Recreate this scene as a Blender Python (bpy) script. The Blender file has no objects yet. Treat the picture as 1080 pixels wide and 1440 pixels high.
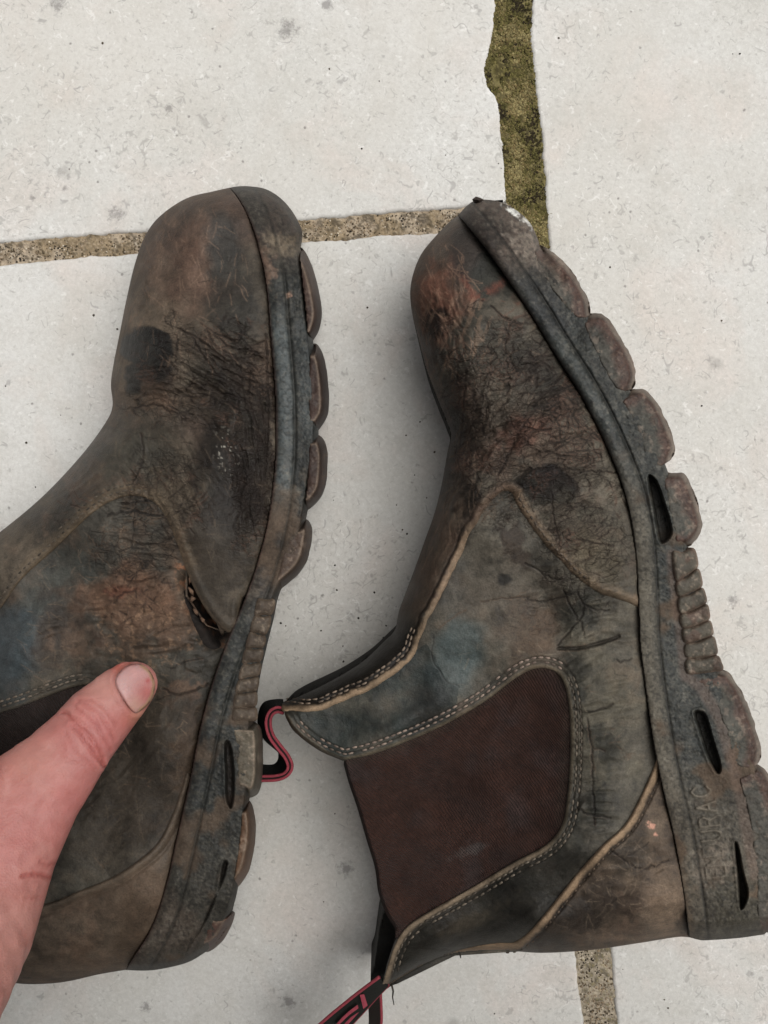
import bpy, bmesh, math, random
import numpy as np
from mathutils import Vector
from mathutils.bvhtree import BVHTree

# ------------------------------------------------------------------ camera, sky, sun, exposure
SC = bpy.context.scene
COL = SC.collection
F = 1250.0            # focal length in traced pixels (picture 1080 x 1440)
ZC = 0.40             # the phone is held 40 cm above the paving
cam = bpy.data.cameras.new('camera'); camo = bpy.data.objects.new('camera', cam); COL.objects.link(camo)
camo.location = (0, 0, ZC); camo.rotation_euler = (0, 0, 0)
cam.sensor_fit = 'VERTICAL'; cam.sensor_height = 24.0; cam.lens = 24.0 * F / 1440.0
cam.clip_start = 0.01; cam.clip_end = 200
SC.camera = camo
SUN_EL, SUN_AZ = math.radians(71), math.radians(70)
W = bpy.data.worlds.new('World'); SC.world = W; W.use_nodes = True
nt = W.node_tree; nt.nodes.clear()
sky = nt.nodes.new('ShaderNodeTexSky'); sky.sky_type = 'NISHITA'; sky.sun_disc = False
sky.sun_elevation = SUN_EL; sky.sun_rotation = SUN_AZ; sky.air_density = 1.0; sky.dust_density = 4.0; sky.ozone_density = 1.0
hs = nt.nodes.new('ShaderNodeHueSaturation'); hs.inputs['Saturation'].default_value = 0.12
bg = nt.nodes.new('ShaderNodeBackground'); bg.inputs['Strength'].default_value = 0.085
wo = nt.nodes.new('ShaderNodeOutputWorld')
nt.links.new(sky.outputs[0], hs.inputs['Color']); nt.links.new(hs.outputs[0], bg.inputs['Color']); nt.links.new(bg.outputs[0], wo.inputs[0])
sl = bpy.data.lights.new('sun', 'SUN'); sl.energy = 1.5; sl.angle = math.radians(44); sl.color = (1.0, 0.975, 0.94)
so = bpy.data.objects.new('sun', sl); COL.objects.link(so)
sd = Vector((math.sin(SUN_AZ) * math.cos(SUN_EL), math.cos(SUN_AZ) * math.cos(SUN_EL), math.sin(SUN_EL)))
so.rotation_euler = sd.to_track_quat('Z', 'Y').to_euler(); so.location = (0.4, 0.6, 1.2)
SC.view_settings.view_transform = 'Standard'; SC.view_settings.look = 'None'
SC.view_settings.gamma = 1.0; SC.view_settings.exposure = 0.62

random.seed(7)
RNG = np.random.default_rng(7)

# ------------------------------------------------------------------ helpers
def un(u, v, z):
    """a traced point at height z -> metres"""
    k = (ZC - z) / F
    return (u - 540.0) * k, -(v - 720.0) * k, z

def lin(r, g, b, k=1.0):
    c = np.array([r, g, b], float) / 255.0
    return np.where(c <= 0.04045, c / 12.92, ((c + 0.055) / 1.055) ** 2.4) * k

_TAB = {}
def vnoise(x, y, seed):
    if seed not in _TAB:
        _TAB[seed] = np.random.default_rng(1000 + seed).random((256, 256)).astype(np.float32)
    t = _TAB[seed]
    xi = np.floor(x).astype(int); yi = np.floor(y).astype(int)
    fx = x - xi; fy = y - yi
    fx = fx * fx * (3 - 2 * fx); fy = fy * fy * (3 - 2 * fy)
    x0 = xi & 255; x1 = (xi + 1) & 255; y0 = yi & 255; y1 = (yi + 1) & 255
    return (t[y0, x0] * (1 - fx) + t[y0, x1] * fx) * (1 - fy) + (t[y1, x0] * (1 - fx) + t[y1, x1] * fx) * fy

def fbm(x, y, size, octv=4, seed=0, gain=0.5):
    """-1..1, feature size in pixels"""
    s = np.zeros_like(x); a = 1.0; n = 0.0; f = 1.0 / size
    for o in range(octv):
        s += a * (vnoise(x * f + 17.3 * o, y * f + 9.1 * o, seed * 7 + o) * 2 - 1); n += a; a *= gain; f *= 2.03
    return s / n * 1.6

def worley(x, y, seed):
    rng = np.random.default_rng(500 + seed); jx = rng.random((128, 128)); jy = rng.random((128, 128))
    xi = np.floor(x).astype(int); yi = np.floor(y).astype(int)
    f1 = np.full(x.shape, 9.0); f2 = np.full(x.shape, 9.0)
    for dy in (-1, 0, 1):
        for dx in (-1, 0, 1):
            cx = xi + dx; cy = yi + dy
            px = cx + jx[cy & 127, cx & 127]; py = cy + jy[cy & 127, cx & 127]
            d = np.hypot(px - x, py - y)
            f2 = np.where(d < f1, f1, np.minimum(f2, d)); f1 = np.minimum(f1, d)
    return f1, f2

def plates(x, y, seed):
    rng = np.random.default_rng(900 + seed); jx = rng.random((128, 128)); jy = rng.random((128, 128)); jv = rng.random((128, 128)); gx = rng.normal(0, 1, (128, 128)); gy = rng.normal(0, 1, (128, 128))
    xi = np.floor(x).astype(int); yi = np.floor(y).astype(int); f1 = np.full(x.shape, 9.0); val = np.zeros(x.shape)
    for dy in (-1, 0, 1):
        for dx in (-1, 0, 1):
            a = (yi + dy) & 127; b = (xi + dx) & 127; ox = xi + dx + jx[a, b] - x; oy = yi + dy + jy[a, b] - y; d = np.hypot(ox, oy)
            val = np.where(d < f1, jv[a, b] - .5 + .5 * (gx[a, b] * ox + gy[a, b] * oy), val); f1 = np.minimum(f1, d)
    return val

def ridges(U, V, ang, across, along, seed):
    a = math.radians(ang); x = U * math.cos(a) + V * math.sin(a); y = -U * math.sin(a) + V * math.cos(a)
    w = fbm(U, V, 60, 2, seed + 40)
    return 1 - np.abs(fbm(x * across / along + 3 * w, y + 8 * w, across, 2, seed)) * 1.6

def wavy(pts, amp, seed):
    P = resample(pts, 4.0); T = np.gradient(P, axis=0); T /= np.hypot(T[:, 0], T[:, 1])[:, None] + 1e-9
    k = amp * (fbm(P[:, 0], P[:, 1], 30, 3, seed)); k[0] = k[-1] = 0
    return [tuple(p) for p in P + np.c_[-T[:, 1], T[:, 0]] * k[:, None]]

def cr(pts, n=8, closed=False):
    """Catmull-Rom through the points"""
    P = [np.array(p, float) for p in pts]
    if len(P) < 3: return [tuple(p) for p in P]
    if closed: Q = [P[-1]] + P + [P[0], P[1]]
    else: Q = [2 * P[0] - P[1]] + P + [2 * P[-1] - P[-2]]
    out = []
    for i in range(1, len(Q) - 2):
        a, b, c, d = Q[i - 1:i + 3]
        for k in range(n):
            t = k / n
            out.append(tuple(0.5 * (2 * b + (c - a) * t + (2 * a - 5 * b + 4 * c - d) * t * t + (3 * b - a - 3 * c + d) * t ** 3)))
    if not closed: out.append(tuple(P[-1]))
    return out

def resample(pts, ds):
    P = np.array(pts, float); L = np.r_[0, np.cumsum(np.hypot(*np.diff(P, axis=0).T))]
    n = max(2, int(L[-1] / ds) + 1); s = np.linspace(0, L[-1], n)
    return np.c_[np.interp(s, L, P[:, 0]), np.interp(s, L, P[:, 1])]

class Grid:
    def __init__(s, u0, v0, u1, v1, step):
        s.u0, s.v0, s.step = u0, v0, step
        s.nu = int((u1 - u0) / step) + 1; s.nv = int((v1 - v0) / step) + 1
        s.U, s.V = np.meshgrid(u0 + np.arange(s.nu) * step, v0 + np.arange(s.nv) * step)
    def win(s, lo_u, hi_u, lo_v, hi_v):
        i0 = max(0, int((lo_u - s.u0) / s.step)); i1 = min(s.nu, int((hi_u - s.u0) / s.step) + 2)
        j0 = max(0, int((lo_v - s.v0) / s.step)); j1 = min(s.nv, int((hi_v - s.v0) / s.step) + 2)
        return (slice(j0, max(j0, j1)), slice(i0, max(i0, i1)))
    def inside(s, poly):
        P = np.array(poly, float); a = P; b = np.roll(P, -1, axis=0)
        M = np.zeros(s.U.shape, bool); us = s.U[0]
        for j in range(s.nv):
            v = s.v0 + j * s.step + 1e-4
            m = (a[:, 1] > v) != (b[:, 1] > v)
            if not m.any(): continue
            xs = np.sort(a[m, 0] + (v - a[m, 1]) / (b[m, 1] - a[m, 1]) * (b[m, 0] - a[m, 0]))
            M[j] = np.searchsorted(xs, us) % 2 == 1
        return M
    def dist(s, pts, rmax, closed=False, near=False):
        P = [tuple(p) for p in pts]
        if closed: P = P + [P[0]]
        D = np.full(s.U.shape, float(rmax))
        if near: NU = s.U.copy(); NV = s.V.copy()
        for (ax, ay), (bx, by) in zip(P[:-1], P[1:]):
            w = s.win(min(ax, bx) - rmax, max(ax, bx) + rmax, min(ay, by) - rmax, max(ay, by) + rmax)
            u = s.U[w]; v = s.V[w]
            if u.size == 0: continue
            ex, ey = bx - ax, by - ay; l2 = ex * ex + ey * ey
            if l2 < 1e-9: continue
            t = np.clip(((u - ax) * ex + (v - ay) * ey) / l2, 0, 1)
            qx = ax + t * ex; qy = ay + t * ey
            d = np.hypot(u - qx, v - qy); m = d < D[w]
            D[w] = np.where(m, d, D[w])
            if near: NU[w] = np.where(m, qx, NU[w]); NV[w] = np.where(m, qy, NV[w])
        return (D, NU, NV) if near else D
    def sample(s, A, u, v):
        x = np.clip((np.asarray(u, float) - s.u0) / s.step, 0, s.nu - 1.001); y = np.clip((np.asarray(v, float) - s.v0) / s.step, 0, s.nv - 1.001)
        i = x.astype(int); j = y.astype(int); fx = x - i; fy = y - j
        return (A[j, i] * (1 - fx) + A[j, i + 1] * fx) * (1 - fy) + (A[j + 1, i] * (1 - fx) + A[j + 1, i + 1] * fx) * fy

def blur(A, n):
    for _ in range(n):
        B = np.pad(A, 1, mode='edge')
        A = (B[1:-1, :-2] + 2 * B[1:-1, 1:-1] + B[1:-1, 2:]) / 4
        B = np.pad(A, 1, mode='edge')
        A = (B[:-2, 1:-1] + 2 * B[1:-1, 1:-1] + B[2:, 1:-1]) / 4
    return A

def rbf(U, V, pts, sig):
    num = np.zeros_like(U); den = np.zeros_like(U) + 1e-9
    for (u, v, z) in pts:
        w = 1.0 / (((U - u) ** 2 + (V - v) ** 2) / sig ** 2 + 0.08) ** 1.5
        num += w * z; den += w
    return num / den

def sstep(a, b, x):
    t = np.clip((x - a) / (b - a), 0, 1); return t * t * (3 - 2 * t)

def rnd_edge(d, r):
    t = np.clip(d / r, 0, 1); return np.sqrt(np.maximum(0, 1 - (1 - t) ** 2))

def link_mesh(name, V, Fq, mat, parent=None, col=None, smooth=True, kind=None, tris=None):
    me = bpy.data.meshes.new(name)
    V = np.asarray(V, np.float32)
    quads = np.asarray(Fq, np.int32).reshape(-1, 4) if len(Fq) else np.zeros((0, 4), np.int32)
    tr = np.asarray(tris, np.int32).reshape(-1, 3) if tris is not None and len(tris) else np.zeros((0, 3), np.int32)
    me.vertices.add(len(V)); me.vertices.foreach_set('co', V.ravel())
    loops = np.concatenate([quads.ravel(), tr.ravel()]); nl = len(loops)
    me.loops.add(nl); me.loops.foreach_set('vertex_index', loops)
    nf = len(quads) + len(tr); me.polygons.add(nf)
    st = np.concatenate([np.arange(len(quads)) * 4, len(quads) * 4 + np.arange(len(tr)) * 3]).astype(np.int32)
    me.polygons.foreach_set('loop_start', st)
    me.polygons.foreach_set('use_smooth', np.full(nf, smooth))
    me.update(calc_edges=True); me.validate()
    if col is not None:
        C = np.asarray(col, np.float32)
        if C.shape[1] == 3: C = np.c_[C, np.full(len(C), 0.6, np.float32)]
        a = me.color_attributes.new('Wear', 'FLOAT_COLOR', 'POINT'); a.data.foreach_set('color', np.ascontiguousarray(C, np.float32).ravel())
    if mat: me.materials.append(mat)
    o = bpy.data.objects.new(name, me); COL.objects.link(o)
    if parent: attach(o, parent)
    if kind: o['kind'] = kind
    return o

def attach(o, parent):
    o.parent = parent
    if parent.type == 'EMPTY': o.location = -parent.location
def thing(name, label, cat, loc, group=None):
    o = bpy.data.objects.new(name, None); COL.objects.link(o); o.location = loc; o.empty_display_size = 0.02
    o['label'] = label; o['category'] = cat
    if group: o['group'] = group
    return o

def panel(name, g, poly, Z, C, mat, parent, skirt=None, ins=None, stride=1, under=None, crease=None, undercut=False):
    """a sheet of the grid cut out along poly, its border run onto the outline; skirt: walls down to that height"""
    if ins is None: ins = g.inside(poly)
    D, NU, NV = g.dist(poly, g.step * 3.2 * stride, True, True)
    sl_ = (slice(None, None, stride), slice(None, None, stride))
    ins, D, NU, NV, Zs, Cs, U, V = ins[sl_], D[sl_], NU[sl_], NV[sl_], Z[sl_], C[sl_], g.U[sl_], g.V[sl_]
    near = D < g.step * stride * 2.3
    ok = ins | near
    a = ins[:-1, :-1] | ins[1:, :-1] | ins[:-1, 1:] | ins[1:, 1:]
    b = ok[:-1, :-1] & ok[1:, :-1] & ok[:-1, 1:] & ok[1:, 1:]
    cell = a & b
    snap = (~ins) | (D < 0.3 * g.step * stride)
    u = np.where(snap, NU, U); v = np.where(snap, NV, V)
    X, Y, Zz = un(u, v, Zs)
    used = np.zeros(ins.shape, bool)
    used[:-1, :-1] |= cell; used[1:, :-1] |= cell; used[:-1, 1:] |= cell; used[1:, 1:] |= cell
    idx = -np.ones(ins.shape, np.int64); idx[used] = np.arange(used.sum())
    P = np.c_[X[used], Y[used], Zz[used]]
    j, i = np.nonzero(cell)
    Q = np.c_[idx[j, i], idx[j + 1, i], idx[j + 1, i + 1], idx[j, i + 1]]
    CC = Cs[used].copy()
    if mat in (M_LEATHER, M_RUBBER): CC[:, :3] = .047 * (np.maximum(CC[:, :3], 1e-4) / .052) ** 1.28
    if skirt is not None or under is not None:
        E = np.concatenate([Q[:, [0, 1]], Q[:, [1, 2]], Q[:, [2, 3]], Q[:, [3, 0]]])
        key = np.sort(E, axis=1); key = key[:, 0] * (len(P) + 1) + key[:, 1]
        _, inv, cnt = np.unique(key, return_inverse=True, return_counts=True)
        B = E[cnt[inv] == 1]
        bv = np.unique(B); n0 = len(P)
        if under is not None:      # closed underside sharing the rim
            Zu, Zm = under
            Zu = Zu[sl_][used]; Zm = Zm[sl_][used]
            xu, yu, _ = un(u[used], v[used], Zm)
            isb = np.zeros(n0, bool); isb[bv] = True
            lo = np.c_[xu, yu, Zu]
            mp = np.arange(n0); mp[~isb] = n0 + np.arange((~isb).sum())
            P = np.r_[P, lo[~isb]]; CC = np.r_[CC, CC[~isb]]
            Q = np.r_[Q, mp[Q][:, ::-1]]
        else:
            mp = -np.ones(n0, np.int64); mp[bv] = n0 + np.arange(len(bv))
            low = P[bv].copy(); low[:, 2] = np.minimum(skirt if np.isscalar(skirt) else skirt[sl_][used][bv], low[:, 2] - 1e-4)
            if undercut: low[:, 0], low[:, 1], _ = un(u[used][bv], v[used][bv], low[:, 2])   # the tread tapers inwards
            if np.isscalar(skirt):     # tall wall: its own even, muddy colour below the rim
                mean_ = CC[bv].mean(0); blotch = (1 + .35 * fbm(u[used][bv], v[used][bv], 30, 3, 631))[:, None]
                mid = P[bv] * .82 + low * .18; k2 = len(bv)
                c_mid = .3 * CC[bv] + .7 * mean_; c_low = np.tile(mean_, (k2, 1)); c_mid[:, :3] *= blotch; c_low[:, :3] *= blotch
                P = np.r_[P, mid, low]; CC = np.r_[CC, c_mid, c_low]
                Q = np.r_[Q, np.c_[B[:, 1], B[:, 0], mp[B[:, 0]], mp[B[:, 1]]], np.c_[mp[B[:, 1]], mp[B[:, 0]], mp[B[:, 0]] + k2, mp[B[:, 1]] + k2]]
            else:
                P = np.r_[P, low]; CC = np.r_[CC, CC[bv]]
                Q = np.r_[Q, np.c_[B[:, 1], B[:, 0], mp[B[:, 0]], mp[B[:, 1]]]]
    o = link_mesh(name, P, Q, mat, parent, CC)
    if crease is not None:
        cf_ = crease[sl_][used]; full = np.zeros(len(P), np.float32); full[:len(cf_)] = cf_
        at = o.data.attributes.new('Crease', 'FLOAT', 'POINT'); at.data.foreach_set('value', full)
    return o

def tube(name, P3, rad, mat, parent, nseg=8, col=None, flat=1.0):
    """tube through 3D points; rad scalar or per point"""
    P = np.array(P3, float); n = len(P); rad = np.full(n, rad) if np.isscalar(rad) else np.array(rad)
    T = np.gradient(P, axis=0); T /= np.linalg.norm(T, axis=1)[:, None] + 1e-12
    up = np.array([0, 0, 1.0]); V = []
    for k in range(n):
        s = np.cross(T[k], up); l = np.linalg.norm(s); s = s / l if l > 1e-6 else np.array([1.0, 0, 0])
        w = np.cross(s, T[k])
        for q in range(nseg):
            a = 2 * math.pi * q / nseg
            V.append(P[k] + rad[k] * (math.cos(a) * s + flat * math.sin(a) * w))
    Fq = [(k * nseg + q, k * nseg + (q + 1) % nseg, (k + 1) * nseg + (q + 1) % nseg, (k + 1) * nseg + q) for k in range(n - 1) for q in range(nseg)]
    V += [P[0], P[-1]]; tr = []
    for q in range(nseg):
        tr.append((n * nseg, (q + 1) % nseg, q)); tr.append((n * nseg + 1, (n - 1) * nseg + q, (n - 1) * nseg + (q + 1) % nseg))
    cc = None if col is None else np.tile(np.array(col), (len(V), 1))
    return link_mesh(name, V, Fq, mat, parent, cc, tris=tr)

def stitches(name, g, ZT, paths, mat, parent, pitch=9.6, length=8.2, r=0.00038, lift=0.0001, colr=(0.2, 0.15, 0.1)):
    V, Fq, cc = [], [], []
    for pts in paths:
        P = resample(pts, 1.0); s = random.random() * 4
        k = s
        while k + length < len(P) - 1:
            a = P[int(k)]; b = P[int(k + length)]
            jit = np.array([random.uniform(-.5, .5), random.uniform(-.5, .5)])
            b = b + jit
            n = 4; ring = 6; base = len(V)
            shade = random.uniform(0.35, 1.1)
            if random.random() < .06: k += pitch; continue
            for q in range(n + 1):
                t = q / n; p = a * (1 - t) + b * t
                z = float(g.sample(ZT, p[0], p[1])) + lift + 0.0003 * math.sin(math.pi * t) - (0.0004 if q in (0, n) else 0)
                c = np.array(un(p[0], p[1], z))
                d = np.array([b[0] - a[0], -(b[1] - a[1])]); d /= np.hypot(*d) + 1e-9
                nx = np.array([-d[1], d[0], 0]); rr = r * (0.35 if q in (0, n) else 1.0)
                for w in range(ring):
                    an = 2 * math.pi * w / ring
                    V.append(c + rr * (math.cos(an) * nx + math.sin(an) * np.array([0, 0, 1.0])))
                    cc.append(np.array(colr) * shade)
            for q in range(n):
                for w in range(ring):
                    Fq.append((base + q * ring + w, base + q * ring + (w + 1) % ring, base + (q + 1) * ring + (w + 1) % ring, base + (q + 1) * ring + w))
            k += pitch * random.uniform(0.9, 1.1)
    o = link_mesh(name, V, Fq, mat, parent, np.array(cc)); o['kind'] = 'stuff'
    return o

# ------------------------------------------------------------------ materials
def mat_new(name):
    m = bpy.data.materials.new(name); m.use_nodes = True; t = m.node_tree
    return m, t, t.nodes['Principled BSDF'], t.nodes, t.links

def wear_mat(name, grain=1400.0, bump=0.25, bdist=0.0003, var=0.35, spec=0.4, coat=0.0, fabric=False, dust=0.0, cracks=False, grime=0.0):
    """colour and gloss come from the wear map on the piece (alpha = roughness); grain and relief from nodes"""
    m, t, b, N, L = mat_new(name)
    at = N.new('ShaderNodeAttribute'); at.attribute_name = 'Wear'
    tc = N.new('ShaderNodeTexCoord')
    n1 = N.new('ShaderNodeTexNoise'); n1.inputs['Scale'].default_value = grain; n1.inputs['Detail'].default_value = 4; n1.inputs['Roughness'].default_value = 0.65
    n2 = N.new('ShaderNodeTexNoise'); n2.inputs['Scale'].default_value = grain * 0.18; n2.inputs['Detail'].default_value = 6; n2.inputs['Roughness'].default_value = 0.7
    L.new(tc.outputs['Object'], n1.inputs['Vector']); L.new(tc.outputs['Object'], n2.inputs['Vector'])
    mx = N.new('ShaderNodeMath'); mx.operation = 'ADD'; L.new(n1.outputs['Fac'], mx.inputs[0]); L.new(n2.outputs['Fac'], mx.inputs[1])
    mr = N.new('ShaderNodeMapRange'); mr.inputs['From Min'].default_value = 0.6; mr.inputs['From Max'].default_value = 1.4
    mr.inputs['To Min'].default_value = 1 - var; mr.inputs['To Max'].default_value = 1 + var
    L.new(mx.outputs[0], mr.inputs['Value'])
    vm = N.new('ShaderNodeVectorMath'); vm.operation = 'SCALE'; L.new(at.outputs['Color'], vm.inputs[0]); L.new(mr.outputs[0], vm.inputs['Scale'])
    src = vm.outputs[0]
    g1 = N.new('ShaderNodeTexNoise'); g1.inputs['Scale'].default_value = 75; g1.inputs['Detail'].default_value = 13; g1.inputs['Roughness'].default_value = 0.78; L.new(tc.outputs['Object'], g1.inputs['Vector'])
    g2 = N.new('ShaderNodeMapRange'); g2.inputs['From Min'].default_value = .36; g2.inputs['From Max'].default_value = .64; g2.inputs['To Min'].default_value = 1 - grime; g2.inputs['To Max'].default_value = 1 + grime * .9; L.new(g1.outputs['Fac'], g2.inputs['Value'])
    vm2 = N.new('ShaderNodeVectorMath'); vm2.operation = 'SCALE'; L.new(src, vm2.inputs[0]); L.new(g2.outputs[0], vm2.inputs['Scale']); src = vm2.outputs[0]
    if dust > 0:   # dry dust caught in the grain
        n3 = N.new('ShaderNodeTexNoise'); n3.inputs['Scale'].default_value = grain * 0.6; n3.inputs['Detail'].default_value = 5; n3.inputs['Roughness'].default_value = 0.8
        L.new(tc.outputs['Object'], n3.inputs['Vector'])
        rr = N.new('ShaderNodeMapRange'); rr.inputs['From Min'].default_value = 0.56; rr.inputs['From Max'].default_value = 0.74; rr.inputs['To Max'].default_value = dust
        L.new(n3.outputs['Fac'], rr.inputs['Value'])
        mc = N.new('ShaderNodeMix'); mc.data_type = 'RGBA'; L.new(rr.outputs[0], mc.inputs['Factor']); L.new(src, mc.inputs['A'])
        mc.inputs['B'].default_value = (0.19, 0.155, 0.125, 1); src = mc.outputs['Result']
    crack = None
    if cracks:   # the finish has crazed into fine plates wherever the leather flexes
        ca = N.new('ShaderNodeAttribute'); ca.attribute_name = 'Crease'
        nd = N.new('ShaderNodeTexNoise'); nd.inputs['Scale'].default_value = 170; nd.inputs['Detail'].default_value = 3; L.new(tc.outputs['Object'], nd.inputs['Vector'])
        sc_v = N.new('ShaderNodeVectorMath'); sc_v.operation = 'MULTIPLY_ADD'; L.new(nd.outputs['Color'], sc_v.inputs[0]); sc_v.inputs[1].default_value = (.0024, .0024, .0); L.new(tc.outputs['Object'], sc_v.inputs[2])
        st = N.new('ShaderNodeVectorMath'); st.operation = 'MULTIPLY'; L.new(sc_v.outputs[0], st.inputs[0]); st.inputs[1].default_value = (1.0, 1.7, 0.25)
        tot = None
        for scl, wdt, nsc, lo, am in ((185, .070, 95, .47, 1.0), (400, .085, 130, .49, .8), (780, .10, 160, .52, .5)):
            vo = N.new('ShaderNodeTexVoronoi'); vo.feature = 'DISTANCE_TO_EDGE'; vo.inputs['Scale'].default_value = scl; L.new(st.outputs[0], vo.inputs['Vector'])
            li = N.new('ShaderNodeMapRange'); li.inputs['From Min'].default_value = wdt * .25; li.inputs['From Max'].default_value = wdt; li.inputs['To Min'].default_value = am; li.inputs['To Max'].default_value = 0; L.new(vo.outputs['Distance'], li.inputs['Value'])
            nm = N.new('ShaderNodeTexNoise'); nm.inputs['Scale'].default_value = nsc; nm.inputs['Detail'].default_value = 4; nm.inputs['Roughness'].default_value = .7; L.new(tc.outputs['Object'], nm.inputs['Vector'])
            ad = N.new('ShaderNodeMath'); ad.operation = 'MULTIPLY_ADD'; L.new(ca.outputs['Fac'], ad.inputs[0]); ad.inputs[1].default_value = .55; L.new(nm.outputs['Fac'], ad.inputs[2])
            mk = N.new('ShaderNodeMapRange'); mk.inputs['From Min'].default_value = lo + .27; mk.inputs['From Max'].default_value = lo + .42; L.new(ad.outputs[0], mk.inputs['Value'])
            mm = N.new('ShaderNodeMath'); mm.operation = 'MULTIPLY'; L.new(li.outputs[0], mm.inputs[0]); L.new(mk.outputs[0], mm.inputs[1])
            if tot is None: tot = mm.outputs[0]
            else:
                mxx = N.new('ShaderNodeMath'); mxx.operation = 'MAXIMUM'; L.new(tot, mxx.inputs[0]); L.new(mm.outputs[0], mxx.inputs[1]); tot = mxx.outputs[0]
        crack = tot
        lip = N.new('ShaderNodeTexNoise'); lip.inputs['Scale'].default_value = 300; lip.inputs['Detail'].default_value = 5; L.new(tc.outputs['Object'], lip.inputs['Vector'])
        mc2 = N.new('ShaderNodeMix'); mc2.data_type = 'RGBA'; mcf = N.new('ShaderNodeMath'); mcf.operation = 'MULTIPLY'; L.new(crack, mcf.inputs[0]); mcf.inputs[1].default_value = .5
        L.new(mcf.outputs[0], mc2.inputs['Factor']); L.new(src, mc2.inputs['A']); mc2.inputs['B'].default_value = (.011, .0075, .006, 1); src = mc2.outputs['Result']
    L.new(src, b.inputs['Base Color'])
    ra = N.new('ShaderNodeMath'); ra.operation = 'MULTIPLY_ADD'; L.new(n2.outputs['Fac'], ra.inputs[0]); ra.inputs[1].default_value = 0.3
    rb = N.new('ShaderNodeMath'); rb.operation = 'SUBTRACT'; L.new(at.outputs['Alpha'], rb.inputs[0]); rb.inputs[1].default_value = 0.15
    L.new(rb.outputs[0], ra.inputs[2]); L.new(ra.outputs[0], b.inputs['Roughness'])
    b.inputs['Specular IOR Level'].default_value = spec
    bp = N.new('ShaderNodeBump'); bp.inputs['Strength'].default_value = bump; bp.inputs['Distance'].default_value = bdist
    if fabric:
        wv = N.new('ShaderNodeTexWave'); wv.wave_type = 'BANDS'; wv.bands_direction = 'DIAGONAL'; wv.inputs['Scale'].default_value = 400; wv.inputs['Distortion'].default_value = 2.5; wv.inputs['Detail'].default_value = 2; wv.inputs['Detail Scale'].default_value = 3
        L.new(tc.outputs['Object'], wv.inputs['Vector'])
        ad = N.new('ShaderNodeMath'); ad.operation = 'ADD'; L.new(wv.outputs['Fac'], ad.inputs[0]); L.new(n1.outputs['Fac'], ad.inputs[1]); L.new(ad.outputs[0], bp.inputs['Height'])
        b.inputs['Sheen Weight'].default_value = 0.04; b.inputs['Sheen Roughness'].default_value = 0.6
    else:
        if crack is not None:
            sb = N.new('ShaderNodeMath'); sb.operation = 'MULTIPLY_ADD'; L.new(crack, sb.inputs[0]); sb.inputs[1].default_value = -1.3; L.new(mx.outputs[0], sb.inputs[2]); L.new(sb.outputs[0], bp.inputs['Height'])
        else: L.new(mx.outputs[0], bp.inputs['Height'])
    L.new(bp.outputs[0], b.inputs['Normal'])
    return m

M_LEATHER = wear_mat('worn_leather', 1500, 0.6, 0.0004, 0.42, 0.22, dust=0.12, cracks=True, grime=0.45)
M_RUBBER = wear_mat('worn_rubber', 1300, 0.45, 0.0004, 0.38, 0.2, dust=0.22, grime=0.4)
M_GORE = wear_mat('elastic_fabric', 2600, 0.9, 0.0005, 0.45, 0.08, fabric=True, dust=0.05, grime=.3)
M_THREAD = wear_mat('stitch_thread', 3000, 0.4, 0.0002, 0.3, 0.2)
M_RIBBON = wear_mat('webbing', 2600, 0.9, 0.0004, 0.35, 0.2)
M_STONE_BITS = wear_mat('grit', 2500, 0.6, 0.0004, 0.35, 0.2)

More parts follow.
